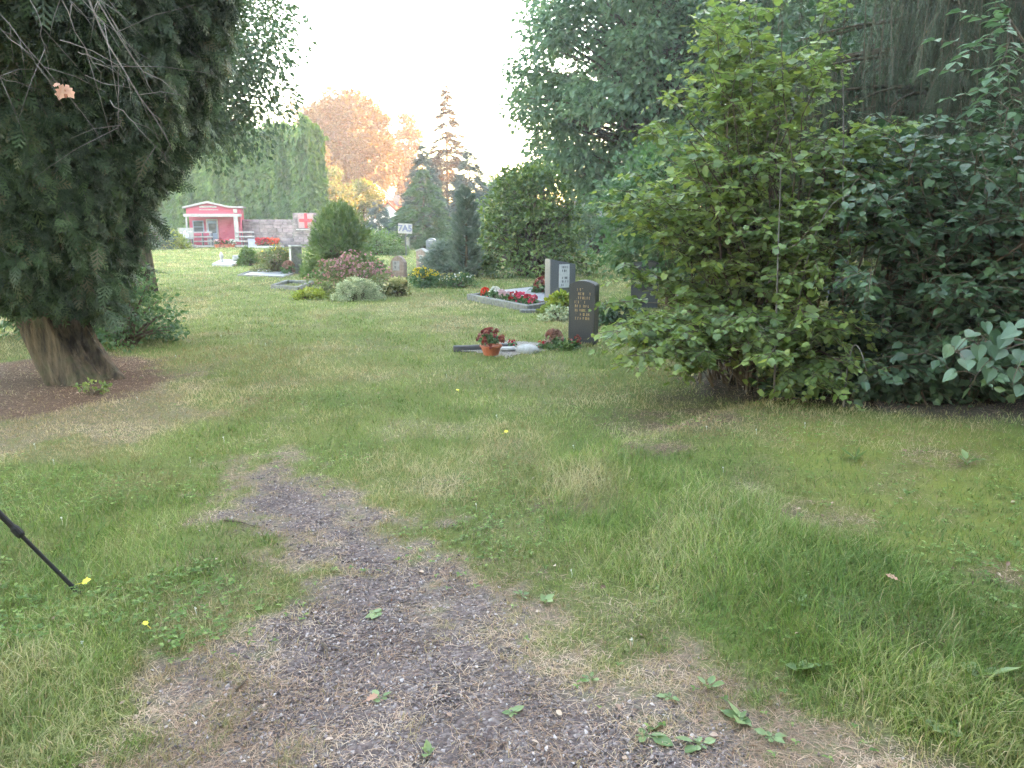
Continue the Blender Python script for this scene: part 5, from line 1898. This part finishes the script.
# ------------------------------------------------------------------ lawn, straw, gravel, clover: ground cover nobody could count
def blades(n, ymax, hscale, prob, wmin=.0028, wk=.00075, ymin=1.35, lay=0.0, seed=0, lens=1.0):
    y = np.exp(U(math.log(ymin), math.log(ymax), n))
    x = U(-1, 1, n) * (.82 * y + .9)
    m = masks(x, y)
    keep = U(0, 1, n) < prob(x, y, m)
    for poly in NOGRASS:
        keep &= sd_poly(x, y, poly) > 0
    x, y = x[keep], y[keep]
    m = {k: v[keep] for k, v in m.items()}
    n = len(x)
    hh = hscale(x, y, m) * U(.45, 1.25, n)
    wd = np.maximum(wmin, wk * y) * U(.6, 1.3, n)
    a = 4 * PI * fbm(x * 5, y * 5, 141, 3) + rng.normal(size=n) * (1.1 if lay < .5 else 3)
    bend = U(.15, .9, n) + lay
    lean = rng.normal(size=(n, 2)) * .45
    dx, dy = np.cos(a), np.sin(a)
    base = np.stack([x, y, height(x, y) - .004], 1)
    side = np.stack([-dy, dx, 0 * dx], 1) * (wd / 2)[:, None]
    dirv = np.stack([dx, dy, 0 * dx], 1)
    upf = np.sqrt(np.clip(1 - np.clip(bend, 0, .98) ** 2, .02, 1))
    mid = base + dirv * (hh * .28 * bend)[:, None] + np.concatenate([lean * .5, np.zeros((n, 1))], 1) * hh[:, None] + np.array([0, 0, 1.]) * (hh * .6 * (upf * .5 + .5))[:, None] * (1 - .75 * min(lay, 1))
    tip = base + dirv * (hh * (.85 * bend))[:, None] + np.concatenate([lean, np.zeros((n, 1))], 1) * hh[:, None] + np.array([0, 0, 1.]) * (hh * upf)[:, None] * (1 - .8 * min(lay, 1)) + np.array([0, 0, .006 * lay])
    v = np.stack([base - side, base + side, mid + side * .75, mid - side * .75, tip], 1).reshape(-1, 3)
    off = np.arange(n)[:, None] * 5
    mb = MB()
    mb.add(v, [np.array([[0, 1, 2, 3]]) + off, np.array([[3, 2, 4]]) + off], np.repeat(np.clip(U(-.1, .65, n) + .5 * sstep(.35, .7, fbm(x * 2.3, y * 2.3, 123, 4)), 0, 1), 5))
    return mb, m, np.repeat(1, 5), x, y


def grass_mat(name, fresh, dryst):
    m, nt, out = nmat(name)
    c1 = ramp(nt, attr(nt, 'rnd'), fresh)
    c2 = ramp(nt, attr(nt, 'rnd'), dryst)
    c = mixc(nt, attr(nt, 'dryness'), c1, c2)
    p = nt.nodes.new('ShaderNodeBsdfPrincipled')
    p.inputs['Roughness'].default_value = .6
    p.inputs['Specular IOR Level'].default_value = .3
    nt.links.new(c, p.inputs['Base Color'])
    t_ = nt.nodes.new('ShaderNodeBsdfTranslucent')
    nt.links.new(c, t_.inputs['Color'])
    mx = nt.nodes.new('ShaderNodeMixShader')
    mx.inputs[0].default_value = .35
    nt.links.new(p.outputs[0], mx.inputs[1])
    nt.links.new(t_.outputs[0], mx.inputs[2])
    nt.links.new(mx.outputs[0], out.inputs[0])
    return m


GM = grass_mat('grass_blades', [(0, (.055, .108, .022)), (.45, (.113, .184, .039)), (.8, (.178, .242, .058)), (1, (.29, .305, .125))],
               [(0, (.18, .135, .06)), (.5, (.34, .255, .14)), (1, (.48, .38, .24))])


def gprob(x, y, m):
    patch = sstep(.42, .6, fbm(x * 8, y * 8, 131, 3))
    tuft = sstep(.6, .72, fbm(x * 6, y * 6, 137, 3))
    pr = (1 - .97 * m['gravel'] * (1 - .45 * tuft)) * (1 - m['straw'] * (.3 + .68 * (1 - patch)))
    pr = pr * (1 - .92 * m['litter']) * (1 - .9 * m['soil']) * (1 - .75 * m['bare']) * (1 - .4 * m['moss'] * (1 - m['tall']))
    pr = pr * (.45 + .75 * fbm(x * 5, y * 5, 91, 3))
    return np.clip(pr, 0, 1)


def gh(x, y, m):
    h = .040 + .018 * m['lush'] + .058 * m['tall'] + .02 * (fbm(x * .8, y * .8, 61, 3) - .4) - .014 * m['dry']
    h = h * (.75 + .6 * fbm(x * 3, y * 3, 67, 2))
    return np.maximum(h, .018) * np.interp(y, [2, 12, 50], [1, 1.15, 1.5])


mb, m, rep, x, y = blades(680000, 52, gh, gprob, wmin=.0034)
dr = np.clip(.06 + m['dry'] * .8 + sstep(.42, .68, fbm(x * 1.3, y * .9, 71, 4)) * .6 + (U(0, 1, len(x)) < .16) * .6 - .25 * m['lush'] - .22 * m['tall'], 0, 1)
go = mb.build('grass', GM, attr2={'dryness': np.repeat(dr, 5)})
tag(go, 'short worn lawn grass, taller and lusher along the right of the track', 'grass', kind='stuff')


def sprob(x, y, m):
    return np.clip(np.maximum.reduce([m['straw'] * .95, m['dry'] * .8, m['bare'] * .9]) * (1 - .5 * m['gravel']) * (1 - .6 * m['litter']) * (1 - .7 * m['tall']) * (.3 + 1.1 * fbm(x * 7, y * 7, 95, 2)), 0, 1)


mb, m, rep, x, y = blades(440000, 14, lambda x, y, m: .05 + 0 * x, sprob, wmin=.0028, lay=.75)
so_ = mb.build('dry_straw', grass_mat('dead_grass_blades', [(0, (.20, .125, .085)), (.5, (.38, .255, .175)), (1, (.56, .42, .31))], [(0, (.2, .14, .08)), (.5, (.34, .25, .16)), (1, (.5, .4, .3))]), attr2={'dryness': np.zeros(mb.n)})
tag(so_, 'tan dead grass lying flat along the edges of the track', 'dead grass', kind='stuff')

# gravel stones
n = 120000
y = np.exp(U(math.log(1.3), math.log(6.6), n))
x = U(-1.9, 1.7, n)
m = masks(x, y)
keep = U(0, 1, n) < m['gravel'] * (.35 + .8 * fbm(x * 4, y * 4, 99, 3)) * sstep(7.2, 5.5, y) + .03 * m['straw']
x, y = x[keep], y[keep]
n = len(x)
OCT = T([(1, 0, 0), (.2, .9, .1), (-.95, .2, 0), (-.1, -1, -.1), (.1, .1, .75), (0, 0, -.7), (.6, .55, .5)],
        [(0, 6, 4), (6, 1, 4), (0, 1, 6), (1, 2, 4), (2, 3, 4), (3, 0, 4), (1, 0, 5), (2, 1, 5), (3, 2, 5), (0, 3, 5)])
s = .0032 + .0062 * U(0, 1, n) ** 3.0
mb = MB()
P = np.stack([x, y, height(x, y) + s * .35], 1)
mb.inst(OCT, basis(rng.normal(size=(n, 3)), np.array([0, 0, 1.]) + rng.normal(size=(n, 3)) * .6, np.stack([s * U(.7, 1.3, n), s * U(.7, 1.3, n), s * U(.5, 1, n)], 1)), P, U(0, 1, n))
mt, nt, out = nmat('gravel_stones')
pb = nt.nodes.new('ShaderNodeBsdfPrincipled')
nt.links.new(ramp(nt, attr(nt, 'rnd'), [(0, (.062, .046, .045)), (.5, (.130, .098, .094)), (.85, (.21, .165, .157)), (1, (.40, .35, .335))]), pb.inputs['Base Color'])
pb.inputs['Roughness'].default_value = .85
nt.links.new(pb.outputs[0], out.inputs[0])
o = mb.build('gravel', mt)
tag(o, 'loose purple grey gravel covering the middle of the track', 'gravel', kind='stuff')

# litter under the thuja: short brown needles and flakes
mb, m, rep, x, y = blades(170000, 12, lambda x, y, m: .06 + 0 * x, lambda x, y, m: m['litter'] * .9 + .55 * m['soil'] + .25 * m['bare'], wmin=.006, lay=.85, ymin=4)
o = mb.build('conifer_litter', grass_mat('brown_litter', [(0, (.07, .04, .03)), (.5, (.14, .08, .055)), (1, (.30, .19, .13))], [(0, (.07, .04, .03)), (1, (.3, .2, .14))]), attr2={'dryness': np.zeros(mb.n)})
tag(o, 'red brown fallen conifer litter round the leaning trunk', 'litter', kind='stuff')

# small curled fallen leaves in the litter, on the bare spots and here and there in the lawn
n = 60000
y = np.exp(U(math.log(1.5), math.log(12), n))
x = U(-1, 1, n) * (.8 * y + .6)
m = masks(x, y)
keep = U(0, 1, n) < .16 * m['litter'] + .10 * m['bare'] + .05 * m['soil'] + .003 * m['straw'] + .004 * m['dry'] + .0015
x, y = x[keep], y[keep]
n = len(x)
mb = MB()
mb.inst(LEAF_OVAL, basis(rng.normal(size=(n, 3)) * np.array([1, 1, .25]), np.array([0, 0, 1.]) + rng.normal(size=(n, 3)) * .45, U(.012, .032, n)), np.stack([x, y, height(x, y) + .012], 1), U(0, 1, n))
o = mb.build('fallen_leaves', leaf_mat('small_dead_leaves', [(0, (.10, .055, .04)), (.5, (.24, .15, .11)), (1, (.42, .32, .25))], .15, rough=.8))
tag(o, 'small brown fallen leaves strewn over litter and bare soil', 'leaves', kind='stuff')

# clover and small broad leaves in the lawn
n = 26000
y = np.exp(U(math.log(1.5), math.log(8), n))
x = U(-1, 1, n) * (.8 * y + .6)
m = masks(x, y)
cl = sstep(.5, .66, fbm(x * 1.4 + 8, y * 1.4, 111, 3))
keep = U(0, 1, n) < (cl * (.5 + .8 * m['lush']) + .22 * m['moss'] + .10 * m['straw'] * (x > 0) + .12 * m['tall']) * (1 - m['gravel']) * (1 - .5 * m['straw']) * (1 - m['soil'])
x, y = x[keep], y[keep]
m = {k: v[keep] for k, v in m.items()}
n = len(x)
mb = MB()
zz = height(x, y) + .018 + .03 * m['lush'] * U(.3, 1, n)
for k in range(3):
    a = U(0, 6.28, n) if k == 0 else a + 2.09
    mb.inst(LEAF_OVAL, basis(np.stack([np.cos(a), np.sin(a), U(-.1, .4, n)], 1), np.array([0, 0, 1.]) + rng.normal(size=(n, 3)) * .25, U(.011, .024, n)), np.stack([x, y, zz], 1), np.repeat(U(0, 1, n), 1))
o = mb.build('clover', M['clover'])
tag(o, 'patches of clover leaves scattered through the front lawn', 'clover', kind='stuff')
n = 34
y = np.exp(U(math.log(2.1), math.log(11), n))
x = U(-1, .6, n) * (.66 * y)
m = masks(x, y)
keep = (m['gravel'] + m['straw'] + m['litter'] < .3)
x, y = x[keep], y[keep]
n = len(x)
mb = MB()
z = height(x, y) + .03 + U(0, .012, n)
for k in range(9):
    a = rng.normal(size=(n, 3)) + np.array([0, 0, .8])
    mb.inst(LEAF_FOLD, basis(a, rng.normal(size=(n, 3)), np.full(n, .008)), np.stack([x, y, z], 1), U(0, 1, n))
st = np.stack([np.stack([x, y, z - .05], 1), np.stack([x + .004, y, z - .02], 1), np.stack([x, y, z], 1)], 1)
mb.tubes(st, np.full((n, 3), .0012), 4, rnd=0.2)
o = mb.build('clover_flowers', M['white'])
tag(o, 'tiny white clover heads dotted through the lawn', 'flowers', kind='stuff')


# broadleaf weeds one by one
def weed(px, py, label, n=6, s=.07, up=.35, tpl=LEAF_BROAD):
    p = gp(px, py)
    root = thing('broadleaf_weed', label, 'weed', p, U(0, 6), 'broadleaf weeds along the track')
    n = max(3, n + int(rng.integers(-1, 4)))
    tpl = (LEAF_BROAD, LEAF_OVAL, LEAF_HEART)[int(rng.integers(0, 3))]
    lf, w = MB(), MB()
    a = np.arange(n) * 2.4 + U(-.3, .3, n)
    ln = s * .66 * U(.35, 1.2, n)
    u_ = up * U(.4, 1.5, n)
    d = np.stack([np.cos(a), np.sin(a), u_], 1)
    st = norm(d) * (ln * .35)[:, None] + np.array([0, 0, .006])
    lf.inst(tpl, basis(np.stack([np.cos(a), np.sin(a), u_ * .75 - .1], 1), np.array([0, 0, 1.]) + rng.normal(size=(n, 3)) * .25, ln), st, U(0, 1, n))
    lf.build('foliage', M['weed'], root)
    P = np.stack([np.zeros((n, 3)) + np.array([0, 0, -.005]), st * .5 + [0, 0, .004], st], 1)
    w.tubes(P, np.full((n, 3), .0016), 4)
    w.build('stalks', M['weed'], root)


for wd in ((800, 676, 'broad pale weed standing at the foot of the tall grass', 5, .105, .8), (700, 745, 'large flat weed nearest the bottom edge, right of the gravel', 7, .085, .3),
           (645, 735, 'spreading weed on the gravel edge with long pale leaves', 7, .09, .25), (740, 722, 'bushy weed in the dry strip right of the track', 8, .07, .6),
           (770, 740, 'weed with narrow leaves low at the right of the dry strip', 7, .06, .4), (708, 690, 'upright two leaved weed in the middle of the dry strip', 4, .07, .9),
           (670, 700, 'small weed in the dry strip just right of the gravel', 5, .055, .4), (592, 680, 'small yellowish weed on the gravel edge', 5, .055, .5),
           (545, 604, 'weed with pale upright leaves where grass meets track', 6, .07, .9), (522, 598, 'low weed left of the pale upright one', 5, .055, .5),
           (512, 708, 'lone little weed in the open gravel', 5, .05, .3), (380, 692, 'tiny weed beside the brown leaf on the gravel', 4, .045, .4),
           (428, 748, 'upright seedling near the bottom of the gravel', 4, .05, 1.0), (376, 610, 'flat pale weed in the upper gravel', 6, .05, .2),
           (855, 475, 'upright pale dock on the mossy bank', 5, .13, 1.6), (905, 510, 'small dock lower on the mossy bank', 4, .09, 1.2), (965, 478, 'long leaved dock near the dark shrub', 5, .14, 1.4),
           (795, 625, 'pale weed poking out of the tall grass', 4, .08, .9), (985, 700, 'leafy weed at the lower right in the tall grass', 5, .10, .8), (945, 745, 'low weed in the grass at the bottom right corner', 5, .09, .6)):
    weed(*wd)


def fallen(px, py, label, mat, s, rz, tilt=.25, dz=.012):
    p = gp(px, py)
    root = thing('fallen_leaf', label, 'leaf', p + np.array([0, 0, dz]), 0, None)
    b = MB()
    b.inst(LEAF_OAK if mat == 'deadleaf' else LEAF_MAPLE, basis(np.array([[math.cos(rz), math.sin(rz), tilt]]), np.array([[.2, -.4, 1.]]), np.array([s])), np.zeros((1, 3)), np.array([.5]))
    b.build('blade', M[mat], root)
    w = MB()
    w.tubes(np.array([[0, 0, 0], [-.012 * math.cos(rz), -.012 * math.sin(rz), -.004], [-.03 * math.cos(rz), -.03 * math.sin(rz), -.006]]), np.array([.0011, .001, .0008]), 4)
    w.build('stalk', M[mat], root)


fallen(366, 695, 'curled orange brown leaf lying on the gravel', 'deadleaf', .042, .4, .3)
fallen(84, 592, 'bright yellow fallen leaf at the tripod foot', 'yellowleaf', .036, .2, .4, .05)
fallen(505, 438, 'yellow leaf in the lawn left of the bare patch', 'yellowleaf', .032, .8, .3, .04)
fallen(458, 395, 'yellow leaf in the lawn before the flower bowl', 'yellowleaf', .034, 1.9, .3, .04)
fallen(895, 610, 'brown curled leaf in the tall grass at right', 'deadleaf', .05, 2.5, .3, .05)
fallen(148, 636, 'small yellow green leaf in the clover at lower left', 'yellowleaf', .024, 2.5, .3, .05)
# sticks on the track
for i, (a_, b_, lb) in enumerate((((236, 690), (247, 680), 'short dark stick at the left edge of the gravel'), ((322, 640), (327, 655), 'small forked stick lying on the gravel'), ((224, 522), (255, 528), 'dark twig at the top left end of the gravel'))):
    p, q = gp(*a_), gp(*b_)
    root = thing('fallen_stick', lb, 'stick', p)
    w = MB()
    w.tubes(np.stack([np.array([0, 0, .006]), (q - p) * .5 + np.array([.008, .004, .014]), (q - p) + np.array([0, 0, .008])]), np.array([.005, .004, .0025]), 6)
    w.build('wood', M['twig'], root)

# ------------------------------------------------------------------ air
HAZE = .0012
if HAZE > 0:
    hb = MB()
    hb.box((0, 70, 12.5), (420, 340, 27.5))
    m, nt, out = nmat('haze_air')
    vol = nt.nodes.new('ShaderNodeVolumePrincipled')
    vol.inputs['Color'].default_value = (.93, .95, 1, 1)
    vol.inputs['Density'].default_value = HAZE
    vol.inputs['Anisotropy'].default_value = .35
    nt.links.new(vol.outputs[0], out.inputs['Volume'])
    ho = hb.build('haze', m)
    tag(ho, 'thin bluish evening haze filling the cemetery', None, kind='stuff')

# ------------------------------------------------------------------ light, sky, camera
SUN_EL, SUN_DIR = math.radians(9.0), np.array([.9, .43])
SUN_DIR = SUN_DIR / np.linalg.norm(SUN_DIR)
world = bpy.data.worlds.new('World')
scene.world = world
world.use_nodes = True
nt = world.node_tree
bg = nt.nodes['Background']
sky = nt.nodes.new('ShaderNodeTexSky')
sky.sky_type = 'NISHITA'
sky.sun_disc = False
sky.sun_elevation = SUN_EL
sky.sun_rotation = math.atan2(SUN_DIR[0], SUN_DIR[1])
sky.air_density = 1.0
sky.dust_density = 1.4
sky.ozone_density = .6
nt.links.new(sky.outputs[0], bg.inputs[0])
bg.inputs[1].default_value = .15
sl = bpy.data.lights.new('sun', 'SUN')
sl.energy = 4.6
sl.angle = math.radians(.6)
sl.color = (1, .26, .025)
so = bpy.data.objects.new('sun', sl)
COL.objects.link(so)
dv = Vector((-SUN_DIR[0] * math.cos(SUN_EL), -SUN_DIR[1] * math.cos(SUN_EL), -math.sin(SUN_EL)))
so.rotation_euler = dv.to_track_quat('-Z', 'Y').to_euler()

cam = bpy.data.cameras.new('camera')
cam.sensor_width = 36
cam.lens = 36 * FPX / 1024
cam.clip_end = 1000
co = bpy.data.objects.new('camera', cam)
COL.objects.link(co)
co.location = (0, 0, CAM_H + hz(0, 0) * 0)
co.rotation_euler = (PI / 2 - PITCH, 0, 0)
scene.camera = co

vs = scene.view_settings
vs.view_transform = 'Standard'
vs.look = 'None'
vs.gamma = 1
vs.exposure = 5.0
vs.use_white_balance = True
vs.white_balance_temperature = 7600
vs.white_balance_tint = 12
cy = scene.cycles
cy.max_bounces = 6
cy.diffuse_bounces = 3
cy.glossy_bounces = 2
cy.transmission_bounces = 3
cy.volume_bounces = 1
cy.transparent_max_bounces = 4
cy.use_adaptive_sampling = True
cy.adaptive_threshold = .02
cy.use_denoising = True
cy.denoising_prefilter = 'NONE'
cy.denoising_input_passes = 'RGB_ALBEDO_NORMAL'
cy.denoiser = 'OPENIMAGEDENOISE'
cy.sample_clamp_indirect = 6
cy.caustics_reflective = False
cy.caustics_refractive = False
